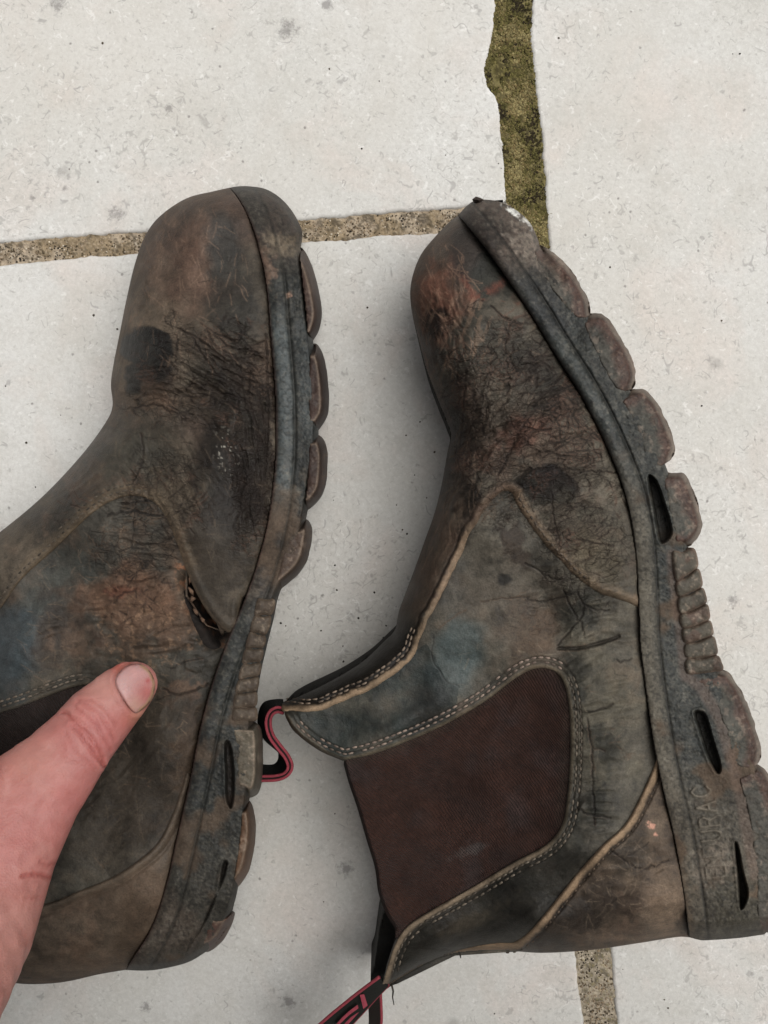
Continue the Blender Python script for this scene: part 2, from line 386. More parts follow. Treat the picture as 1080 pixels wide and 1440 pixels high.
def slab_mat():
    m, t, b, N, L = mat_new('pale_limestone')
    tc = N.new('ShaderNodeTexCoord'); co = tc.outputs['Object']; ro = N.new('ShaderNodeVectorRotate'); ro.inputs['Axis'].default_value = (.35, .2, .9); ro.inputs['Angle'].default_value = .62; L.new(co, ro.inputs['Vector']); cr_ = ro.outputs[0]
    def noise(scale, det=4, rough=0.6, dist=0.0):
        n = N.new('ShaderNodeTexNoise'); n.inputs['Scale'].default_value = scale; n.inputs['Detail'].default_value = det
        n.inputs['Roughness'].default_value = rough; n.inputs['Distortion'].default_value = dist; L.new(cr_, n.inputs['Vector']); return n.outputs['Fac']
    def rng(src, a, c, lo=0.0, hi=1.0):
        r = N.new('ShaderNodeMapRange'); r.inputs['From Min'].default_value = a; r.inputs['From Max'].default_value = c; r.inputs['To Min'].default_value = lo; r.inputs['To Max'].default_value = hi
        L.new(src, r.inputs['Value']); return r.outputs[0]
    def mth(op, a, c):
        q = N.new('ShaderNodeMath'); q.operation = op
        for k, s in enumerate((a, c)):
            if isinstance(s, (int, float)): q.inputs[k].default_value = s
            else: L.new(s, q.inputs[k])
        return q.outputs[0]
    def mix(f, A, Bc):
        q = N.new('ShaderNodeMix'); q.data_type = 'RGBA'
        if isinstance(f, float): q.inputs['Factor'].default_value = f
        else: L.new(f, q.inputs['Factor'])
        for nm, s in (('A', A), ('B', Bc)):
            if isinstance(s, tuple): q.inputs[nm].default_value = s + (1,)
            else: L.new(s, q.inputs[nm])
        return q.outputs['Result']
    c = mix(rng(noise(14, 5), 0.35, 0.65), (0.53, 0.52, 0.485), (0.60, 0.595, 0.57))
    c = mix(rng(noise(22, 4, 0.6, 0.5), 0.50, 0.70, 0, 0.6), c, (0.60, 0.525, 0.475))      # faint pink bloom
    c = mix(rng(noise(45, 8, 0.75), 0.50, 0.70, 0, 0.5), c, (0.43, 0.41, 0.37))           # grey mottling
    c = mix(rng(noise(520, 6, 0.8, 0.5), 0.36, 0.68, 0, 1), mix(0.42, c, (0.30, 0.285, 0.26)), c)
    c = mix(rng(noise(940, 3, 0.7, 0.6), 0.60, 0.72, 0, 0.45), c, (0.68, 0.67, 0.64))             # pale crystals
    # curved fossil flecks
    dens = rng(noise(9, 3, 0.6), 0.38, 0.62, -0.05, 0.05)
    c = mix(rng(noise(7, 6, 0.62, 0.4), 0.45, 0.68, 0, 0.5), c, (0.47, 0.44, 0.39))
    for sc, lo, th, colr, am in ((170, 0.575, 0.040, (0.27, 0.26, 0.24), 0.50), (290, 0.615, 0.06, (0.33, 0.315, 0.29), 0.45), (110, 0.60, 0.026, (0.27, 0.26, 0.245), 0.6), (210, 0.60, 0.05, (0.70, 0.69, 0.665), 0.4), (430, .58, .07, (.36, .345, .32), .45)):
        n = noise(sc, 1, 0.5, 0.6)
        line = rng(mth('ABSOLUTE', mth('SUBTRACT', n, 0.5), 0), th * 0.35, th, 1, 0)
        brk = rng(mth('ADD', noise(sc * 0.9 + 31, 2, 0.6), dens), lo, lo + 0.05)
        c = mix(mth('MULTIPLY', mth('MULTIPLY', line, brk), am), c, colr)
    # pits and dark specks
    vo = N.new('ShaderNodeTexVoronoi'); vo.inputs['Scale'].default_value = 260; L.new(cr_, vo.inputs['Vector'])
    sp = N.new('ShaderNodeSeparateColor'); L.new(vo.outputs['Color'], sp.inputs[0])
    dot = mth('MULTIPLY', rng(mth('ADD', vo.outputs['Distance'], mth('MULTIPLY', noise(700, 3), .3)), 0.22, 0.36, 1, 0), rng(sp.outputs[0], 0.93, 0.96))
    c = mix(mth('MULTIPLY', dot, 0.7), c, (0.16, 0.15, 0.14))
    vo2 = N.new('ShaderNodeTexVoronoi'); vo2.inputs['Scale'].default_value = 55; L.new(cr_, vo2.inputs['Vector'])
    sp2 = N.new('ShaderNodeSeparateColor'); L.new(vo2.outputs['Color'], sp2.inputs[0])
    blot = mth('MULTIPLY', rng(mth('ADD', vo2.outputs['Distance'], mth('MULTIPLY', noise(300, 4, 0.7), 0.35)), 0.26, 0.40, 1, 0), rng(sp2.outputs[0], 0.92, 0.95))
    c = mix(mth('MULTIPLY', blot, 0.4), c, (0.20, 0.19, 0.175))
    # a few stains where the stone is marked
    nz = noise(420, 4, 0.75)
    for (u, v, r) in ((80, 6, 15), (403, 42, 17), (460, 5, 10), (165, 300, 13), (91, 265, 5), (46, 278, 5), (237, 152, 7), (487, 1222, 13), (405, 1410, 11), (205, 1415, 9), (1030, 845, 9)):
        x, y, _ = un(u, v, 0)
        ds = N.new('ShaderNodeVectorMath'); ds.operation = 'DISTANCE'; L.new(co, ds.inputs[0]); ds.inputs[1].default_value = (x, y, 0)
        rr = r * ZC / F
        e = rng(mth('ADD', ds.outputs['Value'], mth('MULTIPLY', mth('SUBTRACT', nz, 0.5), rr * 3.4)), rr * 0.2, rr * 1.0, 0.62, 0)
        c = mix(e, c, (0.15, 0.14, 0.135))
    L.new(c, b.inputs['Base Color'])
    b.inputs['Roughness'].default_value = 0.85; b.inputs['Specular IOR Level'].default_value = 0.25
    h = mth('ADD', mth('MULTIPLY', noise(500, 5, 0.75), 0.6), mth('MULTIPLY', noise(90, 4), 0.8))
    h = mth('SUBTRACT', h, mth('MULTIPLY', dot, 0.6))
    bp = N.new('ShaderNodeBump'); bp.inputs['Strength'].default_value = 0.30; bp.inputs['Distance'].default_value = 0.0012; L.new(h, bp.inputs['Height']); L.new(bp.outputs[0], b.inputs['Normal'])
    return m
M_SLAB = slab_mat()
M_MORTAR = wear_mat('sandy_mortar', 900, 0.7, 0.0009, 0.45, 0.15)

# ------------------------------------------------------------------ the paving
patio = link_mesh('patio', [(-3, -3, -0.012), (3, -3, -0.012), (3, 3, -0.012), (-3, 3, -0.012)], [(0, 1, 2, 3)], M_MORTAR, None,
                  np.tile(np.r_[lin(150, 138, 120), 0.9], (4, 1)), smooth=False)
patio['kind'] = 'structure'

def ragged(pts, amp, seed, vis=(-80, 1160, -80, 1520)):
    P = resample(pts, 3.0)
    T = np.gradient(P, axis=0); T /= np.hypot(T[:, 0], T[:, 1])[:, None] + 1e-9
    n = np.c_[-T[:, 1], T[:, 0]]; s = np.arange(len(P)) * 3.0
    d = amp * (fbm(s, s * 0 + seed * 3.7, 26, 3, seed) + 0.6 * fbm(s, s * 0 + seed, 8, 2, seed + 1))
    return [tuple(p) for p in P + n * d[:, None]]

def slab(name, outline):
    P = np.array(outline, float)
    # inset rings along the outward normal: worn arris
    T = np.roll(P, -1, 0) - np.roll(P, 1, 0); T /= np.hypot(T[:, 0], T[:, 1])[:, None] + 1e-9
    area = 0.5 * np.sum(P[:, 0] * np.roll(P[:, 1], -1) - np.roll(P[:, 0], -1) * P[:, 1])
    n = np.c_[-T[:, 1], T[:, 0]] * (1 if area > 0 else -1)
    bm = bmesh.new(); rings = []
    for ins_, z in ((-0.6, -0.012), (0.0, -0.0022), (0.9, -0.0010), (2.4, -0.0003), (5.0, 0.0)):
        Q = P + n * ins_
        x, y, _ = un(Q[:, 0], Q[:, 1], 0)
        rings.append([bm.verts.new((a, b_, z)) for a, b_ in zip(x, y)])
    m = len(P)
    for a, b_ in zip(rings[:-1], rings[1:]):
        for k in range(m):
            f = bm.faces.new((a[k], a[(k + 1) % m], b_[(k + 1) % m], b_[k])); f.smooth = True
    f = bm.faces.new(rings[-1]); f.smooth = False
    bmesh.ops.recalc_face_normals(bm, faces=bm.faces)
    if f.normal.z < 0: bmesh.ops.reverse_faces(bm, faces=bm.faces)
    me = bpy.data.meshes.new(name); bm.to_mesh(me); bm.free(); me.materials.append(M_SLAB)
    o = bpy.data.objects.new(name, me); COL.objects.link(o); attach(o, patio)
    return o

vL = cr([(697, -160), (697, -40), (697, 20), (692, 60), (683, 98), (688, 122), (700, 138), (706, 180), (710, 230), (714, 283)], 6)
hT = cr([(714, 287), (690, 288), (640, 292), (550, 299), (430, 309), (200, 326), (100, 333), (0, 341), (-160, 352), (-600, 384)], 6)
hB = cr([(-600, 416), (-160, 384), (0, 371), (100, 362), (190, 355), (450, 338), (550, 330), (640, 325), (716, 320)], 6)
vLb = cr([(716, 320), (735, 520), (760, 780), (790, 1120), (810, 1340), (814, 1385), (822, 1440), (836, 1600), (880, 2050)], 6)
vR = cr([(745, -160), (746, -40), (748, 60), (754, 120), (760, 180), (764, 240), (768, 300), (772, 345), (800, 680), (835, 1080), (858, 1340), (862, 1390), (868, 1440), (884, 1600), (926, 2050)], 6)
s1 = slab('paving_slab', ragged(vL, 1.9, 3) + ragged(hT, 1.5, 5) + [(-1300, 430), (-1300, -1100), (705, -1100), (699, -500)])
s2 = slab('paving_slab', ragged(hB, 1.3, 8) + ragged(vLb, 1.6, 11) + [(885, 2450), (-1300, 2450), (-1300, 470)])
s3 = slab('paving_slab', ragged(vR, 1.6, 14)[::-1] + [(747, -1100), (2300, -1100), (2300, 2450), (930, 2450)])
s1['label'] = 'pale slab with small grey stains above the sandy horizontal joint'
s2['label'] = 'pale slab under both boots, left of the vertical joint'
s3['label'] = 'pale pinkish slab right of the mossy vertical joint'

def joint(name, centre, half, seed, cols):
    gx = Grid(min(p[0] for p in centre) - half - 4, min(p[1] for p in centre) - half - 4, max(p[0] for p in centre) + half + 4, max(p[1] for p in centre) + half + 4, 2.0)
    C = cr(centre, 6); T = np.array(C)
    d = gx.dist(C, half + 3)
    left = [(p[0], p[1]) for p in C]
    ins_ = d < half
    n1 = fbm(gx.U, gx.V, 34, 4, seed); n2 = fbm(gx.U, gx.V, 7, 3, seed + 1); f1, f2 = worley(gx.U / 6.5, gx.V / 6.5, seed)
    Z = -0.0013 + 0.0006 * n1 + 0.0007 * n2 + 0.0008 * np.clip(0.45 - f1, 0, 1) - 0.0004 * (1 - rnd_edge(np.maximum(half - 8 - d, 0), 8))
    CC = cols(gx, n1, n2, f1)
    used = ins_; idx = -np.ones(used.shape, np.int64); idx[used] = np.arange(used.sum())
    X, Y, _ = un(gx.U, gx.V, 0)
    cell = used[:-1, :-1] & used[1:, :-1] & used[:-1, 1:] & used[1:, 1:]
    j, i = np.nonzero(cell)
    Q = np.c_[idx[j, i], idx[j + 1, i], idx[j + 1, i + 1], idx[j, i + 1]]
    o = link_mesh(name, np.c_[X[used], Y[used], Z[used]], Q, M_MORTAR, patio, CC[used])
    return o
def mixc(A, c, m): return A * (1 - m[..., None]) + np.asarray(c) * m[..., None]
def cols_v(g, n1, n2, f1):
    C = np.zeros(g.U.shape + (4,)); moss = sstep(760, 300, g.V)
    C[..., :3] = mixc(np.ones(g.U.shape + (3,)) * lin(178, 166, 146, .72), lin(132, 122, 82, .72), moss)
    C[..., :3] = mixc(C[..., :3], lin(92, 86, 48, .72), moss * sstep(0.0, 0.5, n1))
    C[..., :3] = mixc(C[..., :3], lin(76, 68, 48, .7), 0.6 * sstep(0.2, 0.6, n2))
    C[..., :3] = mixc(C[..., :3], lin(150, 138, 92, .8), 0.55 * sstep(0.3, 0.12, f1) * sstep(-0.2, 0.3, n2 + n1))
    C[..., 3] = 0.9; return C
def cols_h(g, n1, n2, f1):
    C = np.zeros(g.U.shape + (4,))
    C[..., :3] = lin(186, 170, 148, .72)
    C[..., :3] = mixc(C[..., :3], lin(150, 132, 104, .7), 0.85 * sstep(-0.1, 0.4, n1))
    C[..., :3] = mixc(C[..., :3], lin(78, 70, 58, .7), 0.7 * sstep(0.25, 0.6, n2))
    C[..., :3] = mixc(C[..., :3], lin(182, 166, 142, .8), 0.6 * sstep(0.3, 0.12, f1))
    C[..., 3] = 0.9; return C
joint('mortar_joint', [(720, -120), (722, 60), (734, 200), (745, 340), (780, 700), (815, 1090), (835, 1340), (846, 1440), (858, 1580)], 46, 21, cols_v)
joint('mortar_joint', [(-140, 366), (0, 356), (200, 341), (430, 324), (560, 315), (700, 306)], 27, 31, cols_h)

def bits(name, pts, size, cols, z0=0.0, kind='stuff', flat=0.6):
    """tiny broken crumbs, one mesh"""
    V, T, C = [], [], []
    for (u, v) in pts:
        s = size * random.uniform(0.5, 1.5); x, y, _ = un(u, v, 0)
        k_ = int(np.clip((float(fbm(np.array([u * 1.0]), np.array([v * 1.0]), 26, 3, 611)[0]) * .6 + .5 + random.gauss(0, .16)), 0, .999) * len(cols))
        c = np.array(cols[k_]) * random.uniform(0.65, 1.3); b0 = len(V); a0 = random.random() * 6
        for q in range(5):
            a = a0 + q * 2 * math.pi / 5; r = s * random.uniform(0.6, 1.1)
            V.append((x + r * math.cos(a), y + r * math.sin(a), z0 + s * flat * random.uniform(0.0, 0.5)))
        V.append((x + s * random.uniform(-.3, .3), y + s * random.uniform(-.3, .3), z0 + s * flat * random.uniform(0.8, 1.3))); V.append((x, y, z0 - s * flat))
        for q in range(5):
            T.append((b0 + q, b0 + (q + 1) % 5, b0 + 5)); T.append((b0 + (q + 1) % 5, b0 + q, b0 + 6))
        C += [np.r_[c, 0.9]] * 7
    return link_mesh(name, V, [], M_STONE_BITS, None, np.array(C), smooth=False, tris=T)

ps = []
for k in range(4200):
    v = random.uniform(-60, 345) if k < 3500 else random.uniform(1320, 1450)
    c = np.interp(v, [-120, 60, 200, 340, 1340, 1440], [720, 721, 733, 744, 835, 845]); ps.append((c + random.uniform(-21, 21) + random.gauss(0, 4), v))
edge_ = [p for p in vL + vR if p[1] < 346]; 
for k in range(1100):
    p = random.choice(edge_); sgn = 1 if p[0] < 730 else -1
    ps.append((p[0] + sgn * random.uniform(-2.5, 7), p[1] + random.uniform(-10, 10)))
for k in range(70):      # tufts
    v0 = random.uniform(-60, 340); c0 = np.interp(v0, [-120, 60, 200, 340], [720, 721, 733, 744]) + random.uniform(-20, 20)
    for q in range(26): ps.append((c0 + random.gauss(0, 4), v0 + random.gauss(0, 5)))
moss = bits('moss', [p for p in ps if p[1] < 700], 0.00055, [lin(58, 50, 34, .7), lin(84, 78, 44, .7), lin(104, 98, 56, .7), lin(122, 112, 70, .7), lin(130, 114, 76, .7), lin(148, 136, 94, .75)], -0.0010, flat=0.8)
moss['kind'] = 'stuff'; moss['label'] = 'olive moss and grit filling the upper vertical joint'; moss['category'] = 'moss'
ps2 = [p for p in ps if p[1] > 700]
for k in range(2200):
    u = random.uniform(-40, 690); ps2.append((u, np.interp(u, [-140, 0, 200, 430, 560, 700], [366, 356, 341, 324, 315, 306]) + random.uniform(-13, 13) + random.gauss(0, 2)))
sand = bits('sand', ps2, 0.00042, [lin(170, 152, 128, .75), lin(140, 122, 98, .75), lin(96, 84, 66, .7), lin(200, 188, 168, .8), lin(60, 54, 46, .7)], -0.0011, flat=0.7)
sand['kind'] = 'stuff'; sand['label'] = 'coarse sand grains on the pale mortar joints'; sand['category'] = 'sand'
gr = [(505 + random.gauss(0, 60), 900 + random.gauss(0, 160)) for _ in range(26)] + [(630 + random.gauss(0, 7), 640 + random.gauss(0, 40)) for _ in range(8)] + [(557, 853), (562, 861), (471, 795), (459, 962), (470, 962), (543, 880), (165, 463), (955, 245 + 223), (402, 880), (395, 876), (566, 745), (571, 612), (600, 700)]
for k in range(60): gr.append((random.uniform(0, 1080), random.uniform(0, 1440)))
grit = bits('grit', gr, 0.00048, [lin(70, 64, 56, .7), lin(52, 46, 40, .7), lin(90, 80, 66, .7)], 0.0001, flat=0.6)
grit['kind'] = 'stuff'; grit['label'] = 'dark specks of grit scattered over the pale slabs'; grit['category'] = 'grit'

# ------------------------------------------------------------------ painting and creasing tools for the boots
class Boot:
    pass

def ell(B, cu, cv, ru, rv, ang=0, soft=0.35, warp=0.35, wsize=24, seed=1):
    g = B.g; w = B.warp(wsize, seed)
    a = math.radians(ang); x = g.U - cu; y = g.V - cv
    p = (x * math.cos(a) + y * math.sin(a)) / ru; q = (-x * math.sin(a) + y * math.cos(a)) / rv
    r = np.sqrt(p * p + q * q) + warp * w
    return sstep(1 + soft, 1 - soft, r)

def paint(C, m, colr, al=1.0, rough=None):
    m = np.clip(m * al, 0, 1)
    C[..., :3] = C[..., :3] * (1 - m[..., None]) + np.asarray(colr) * m[..., None]
    if rough is not None: C[..., 3] = C[..., 3] * (1 - m) + rough * m

def groove(g, A, pts, w, depth, mx=True):
    P = pts
    for (ax, ay), (bx, by) in zip(P[:-1], P[1:]):
        wn = g.win(min(ax, bx) - 3 * w, max(ax, bx) + 3 * w, min(ay, by) - 3 * w, max(ay, by) + 3 * w)
        u = g.U[wn]; v = g.V[wn]
        if u.size == 0: continue
        ex, ey = bx - ax, by - ay; l2 = ex * ex + ey * ey + 1e-9
        t = np.clip(((u - ax) * ex + (v - ay) * ey) / l2, 0, 1)
        d2 = (u - ax - t * ex) ** 2 + (v - ay - t * ey) ** 2
        A[wn] = np.maximum(A[wn], depth * np.exp(-d2 / (w * w)))

def walk_cracks(g, A, rng, n, cu, cv, ru, rv, eang, mean, spread, L0, L1, w=1.25, depth=0.0005, wig=0.13, branch=0.09):
    ca, sa = math.cos(math.radians(eang)), math.sin(math.radians(eang))
    todo = []
    for _ in range(n):
        r = math.sqrt(rng.random()); a = rng.random() * 2 * math.pi; x = ru * r * math.cos(a); y = rv * r * math.sin(a)
        todo.append((cu + x * ca - y * sa, cv + x * sa + y * ca, math.radians(mean + rng.normal() * spread), rng.uniform(L0, L1), 0))
    while todo:
        u, v, a, L, lev = todo.pop()
        pts = [(u, v)]; l = 0; a0 = a
        dd = depth * rng.uniform(0.45, 1.15) * (0.75 if lev else 1)
        while l < L:
            a += rng.normal() * wig; a += (a0 - a) * 0.12
            u += 3.5 * math.cos(a); v += 3.5 * math.sin(a); l += 3.5; pts.append((u, v))
            if lev < 2 and rng.random() < branch: todo.append((u, v, a + rng.choice([-1, 1]) * rng.uniform(0.6, 1.3), L * 0.45, lev + 1))
        k = max(1, len(pts) // 3)
        groove(g, A, pts[:k + 1], w * 0.75, dd * 0.55); groove(g, A, pts[k:2 * k + 1], w, dd); groove(g, A, pts[2 * k:], w * 0.75, dd * 0.5)

def jag(pts, amp, rng, ds=5):
    P = resample(cr(pts, 6), ds); P[1:-1] += rng.normal(0, amp, P[1:-1].shape); return [tuple(p) for p in P]

def make_warp(B):
    cache = {}
    def f(size, seed):
        k = (size, seed)
        if k not in cache: cache[k] = fbm(B.g.U, B.g.V, size, 4, seed)
        return cache[k]
    return f

def newC(B, colr, rough):
    C = np.zeros(B.g.U.shape + (4,)); C[..., :3] = colr; C[..., 3] = rough; return C

K = 0.71
def S(r, g, b):
    c = lin(r, g, b, K); return (c.mean() + (c - c.mean()) * 0.70) * np.array([1.0, 1.0, .955])
CRK = S(34, 25, 21)

def mottled(B, C, seed, dark, light, warm):
    """broad natural unevenness of worn leather: dusty, dark and rust-brown areas"""
    n1 = B.warp(70, seed); n2 = B.warp(22, seed + 3); n3 = B.warp(8, seed + 5); n4 = B.warp(130, seed + 9)
    paint(C, sstep(0.05, 0.65, n1 + 0.35 * n2), dark, 0.62, 0.44)
    paint(C, sstep(0.1, 0.7, -n1 + 0.5 * n2), light, 0.45, 0.75)
    paint(C, sstep(0.15, 0.75, n4 + 0.4 * n2 + 0.25 * n3), warm, 0.5)
    paint(C, sstep(0.45, 0.8, n3 + 0.35 * n2), light, 0.28)
    paint(C, sstep(0.45, 0.8, -n3 - 0.3 * n2), dark, 0.4)

# ------------------------------------------------------------------ shared boot parts
def sole_height(B, feather, outer, ztop, rim_drop, rim_r, slots, left):
    g = B.g
    poly = B.sole_poly
    ins_ = g.inside(poly); B.sole_in = ins_
    s = g.dist(feather, 90); do = g.dist(outer, 40)
    sin_ = np.where(ins_, s, 0)
    Z = ztop.copy()
    n1 = B.warp(18, 61); n2 = B.warp(6, 62)
    low = sstep(600, 740, g.V) if not left else sstep(560, 700, g.V) * sstep(1000, 860, g.V) * .7 + .2
    gd = (0.0030 if not left else 0.0014) * (1 - .72 * low)
    Z += gd * (rnd_edge(sin_, 10) - 1)
    Z += 0.0010 * (1 - .75 * low) * np.exp(-((sin_ - 13) / 9.0) ** 2)
    Z += -0.0011 * (1 - .5 * low) * np.exp(-((sin_ - 27) / 2.2) ** 2)
    f1, f2 = worley(g.U / 5.5 + 0.6 * n1, g.V / 5.5 + 0.6 * n2, 12 if left else 13)
    tex = sstep(30, 36, sin_) * sstep(0, 10, do)
    Z += tex * 0.00022 * (np.clip(f2 - f1, 0, 0.6) / 0.6 - 0.5) + 0.00035 * n1 + 0.00012 * n2
    Z -= rim_drop * (1 - rnd_edge(np.where(ins_, do, 0), rim_r))
    B.slot_m = np.zeros(g.U.shape)
    for sp in slots:
        P = cr(sp, 5, True); si = g.inside(P); sd = g.dist(P, 14, True)
        m = np.where(si, sstep(0, 4.5, sd), 0); B.slot_m = np.maximum(B.slot_m, m)
        Z -= 0.0065 * m
        Z += 0.0006 * np.where(si, 0, np.exp(-(sd / 3.0) ** 2))
    B.s = s; B.do = do
    return Z

def add_lugs(B, polys, ztop, drop, r, colf, name='tread_lug', lift=0.0003, pillow=0.0, ns=6):
    g = B.g
    for k, pp in enumerate(polys):
        P = cr(pp, ns, True)
        if name == 'tread_lug':   # nicked, worn outline
            q = resample(P + [P[0]], 2.5)[:-1]; am_ = 1.0 if B is R else 0.3; nz = am_ * 1.3 * fbm(q[:, 0], q[:, 1], 9, 2, 66) + am_ * 1.0 * fbm(q[:, 0], q[:, 1], 22, 2, 67); cc_ = q.mean(0); dr_ = q - cc_; dr_ /= np.hypot(dr_[:, 0], dr_[:, 1])[:, None]; P = [tuple(p) for p in q + dr_ * nz[:, None]]
        ins_ = g.inside(P); d = np.where(ins_, g.dist(P, 40, True), 0)
        # outer edges of the tread fall away to the ground, the inner edge only to the sidewall
        outw = sstep(-2, 7, g.dist(B.feather, 200) - B.root_s) if False else None
        dr = g.dist(B.root_open[k] if name == 'tread_lug' else P, 40)
        Z = ztop + lift - (0.0016 if name == 'tread_rib' else 0.0006) * (1 - rnd_edge(d, 5.0 if name == 'tread_rib' else 5.0))
        dd = np.where(ins_, g.dist(cr(B.lug_outer[k], 6), 40), 0) if name == 'tread_lug' else np.full(g.U.shape, 40.0)
        Z = Z - drop * (1 - rnd_edge(dd, r)) + 0.0003 * B.warp(9, 64) + 0.0004 * B.warp(30, 65)
        if pillow: Z = Z + pillow * rnd_edge(d, 11)
        C = colf(B, k, d, dd)
        panel(name, g, P, Z, C, M_RUBBER, B.root, skirt=0.004, ins=ins_, undercut=(B is not R))

def stroke_letters(B, Z, letters):
    G_ = {'C': [[(1, .8), (.6, 1), (.2, .85), (0, .5), (.2, .15), (.6, 0), (1, .2)]], 'A': [[(0, 0), (.5, 1), (1, 0)], [(.2, .38), (.8, .38)]],
          'R': [[(0, 0), (0, 1), (.7, 1), (.95, .78), (.7, .52), (0, .52)], [(.5, .52), (1, 0)]], 'U': [[(0, 1), (0, .25), (.3, 0), (.7, 0), (1, .25), (1, 1)]],
          'D': [[(0, 0), (0, 1), (.55, 1), (1, .65), (1, .35), (.55, 0), (0, 0)]], 'N': [[(0, 0), (0, 1), (1, 0), (1, 1)]], 'E': [[(1, 1), (0, 1), (0, 0), (1, 0)], [(0, .5), (.8, .5)]]}
    A = np.zeros_like(Z)
    tx = np.array([-0.12, -1.0]); up = np.array([-1.0, 0.12])
    for ch, cu, cv, st in letters:
        for s_ in G_[ch]:
            pts = [tuple(np.array([cu, cv]) + tx * (p[0] - .5) * 13.5 + up * (p[1] - .5) * 27) for p in s_]
            groove(B.g, A, pts, 1.9, st)
    return A

# ------------------------------------------------------------------ right boot
R = Boot(); R.g = Grid(376, 246, 1136, 1424, 1.3); R.warp = make_warp(R); g = R.g
rb = un(760, 800, 0)
R.root = thing('work_boot', 'scuffed brown dealer boot lying on its side right, whole elastic panel in view', 'boot', (rb[0], rb[1], 0), 'pair of worn work boots')
U, V = g.U, g.V
R.feather = cr([(644, 303), (662, 324), (690, 360), (735, 425), (775, 490), (820, 562), (858, 640), (880, 700), (893, 770), (898, 850), (900, 905), (908, 970), (918, 1040), (932, 1110), (948, 1180), (960, 1250), (969, 1318)], 8)
R_root = cr([(644, 303), (657, 289), (672, 281), (700, 283), (725, 295), (745, 313), (756, 335), (759, 346)], 6)[:-1] + \
    cr([(759, 346), (790, 392), (827, 442), (860, 497), (886, 548), (915, 606), (938, 660), (955, 715), (968, 772), (976, 800), (987, 838), (998, 882), (1013, 942), (1030, 1000), (1050, 1050), (1066, 1078), (1078, 1150), (1090, 1230), (1088, 1296), (1075, 1314)], 6)[:-1] + \
    cr([(1075, 1314), (1040, 1319), (1000, 1322), (985, 1322), (969, 1318)], 6)
R.sole_poly = R.feather + R_root[::-1][1:-1]
R_sil1 = cr([(644, 303), (630, 314), (610, 335), (592, 358), (581, 385), (577, 410), (580, 440), (588, 475), (600, 520), (615, 560), (628, 592), (634, 612), (629, 640), (622, 680), (612, 720), (598, 760), (580, 810), (562, 858), (556, 884), (540, 902), (510, 930), (470, 955), (430, 975), (397, 989)], 8)
R_open1 = cr([(397, 989), (394, 998), (402, 1010)], 4)
R_flap = cr([(402, 1010), (415, 1030), (448, 1055), (482, 1070)], 6)
R_gedge = cr([(482, 1070), (490, 1100), (502, 1135), (515, 1180), (527, 1220), (532, 1255), (543, 1285), (555, 1305)], 6)
R_tip = cr([(555, 1305), (543, 1330), (530, 1370), (527, 1387), (536, 1391)], 5)
R_sil2 = cr([(536, 1391), (560, 1376), (600, 1354), (640, 1340), (700, 1336), (760, 1340), (830, 1336), (900, 1326), (950, 1318), (969, 1318)], 8)
R.outline = R_sil1 + R_open1[1:] + R_flap[1:] + R_gedge[1:] + R_tip[1:] + R_sil2[1:] + R.feather[::-1][1:-1]
ztop = rbf(U, V, [(610, 400, .082), (660, 330, .082), (690, 480, .093), (760, 620, .097), (680, 620, .090), (820, 780, .097), (700, 720, .092), (840, 1000, .096), (630, 800, .082), (720, 880, .086), (560, 950, .076), (450, 985, .072), (650, 960, .080), (600, 1120, .076), (720, 1080, .083), (520, 1150, .074), (860, 1180, .096), (800, 1290, .086), (650, 1310, .070), (550, 1360, .060), (940, 1290, .095), (560, 1280, .068)], 90)
ztop = blur(ztop, 6)
rr = rbf(U, V, [(600, 400, 95), (700, 330, 70), (640, 620, 70), (600, 780, 55), (480, 960, 34), (430, 985, 26), (700, 1330, 55), (560, 1370, 24), (900, 1310, 60)], 60)
zc = rbf(U, V, [(600, 420, .040), (640, 620, .043), (580, 820, .042), (450, 985, .050), (560, 1375, .044), (700, 1330, .040), (900, 1320, .050), (660, 320, .050)], 80)
d = np.minimum(g.dist(R_sil1, 130), g.dist(R_sil2, 130))
o_in = g.inside(R.outline)
d = np.where(o_in | g.inside(R.sole_poly), d, 0)
prof = rnd_edge(d, rr)
H = zc + (ztop - zc) * prof
s_f = np.where(o_in, g.dist(R.feather, 60), 0)
H -= 0.0040 * (1 - .7 * sstep(600, 740, V)) * (1 - rnd_edge(s_f, 30))
H0 = H
H = blur(H, 4); H = np.where(d < 8, H0 * (1 - d / 8) + H * (d / 8), H)
# folds and sags of the leather and the collapsed shaft
def bump(H, cu, cv, ru, rv, ang, dz):
    a = math.radians(ang); x = U - cu; y = V - cv
    p = (x * math.cos(a) + y * math.sin(a)) / ru; q = (-x * math.sin(a) + y * math.cos(a)) / rv
    return H + dz * np.exp(-(p * p + q * q))
w4 = np.clip(d / 12, 0, 1)
for a in [(655, 640, 60, 16, 35, -.0022), (700, 690, 70, 14, -20, .0016), (745, 640, 60, 12, 20, -.0012), (770, 850, 22, 80, -20, -.0030), (800, 900, 60, 22, -10, .0015), (640, 1100, 80, 60, -40, -.004), (560, 1020, 90, 18, -28, .0025), (850, 1130, 40, 70, 0, .001), (860, 1225, 46, 22, -20, -.0018), (740, 1300, 60, 20, -20, .002), (690, 800, 40, 90, 30, .0016), (830, 905, 55, 7, -16, -.0012)]:
    H = bump(H, *a)
H = H + w4 * (0.0007 * R.warp(60, 41) + 0.00022 * R.warp(16, 42))
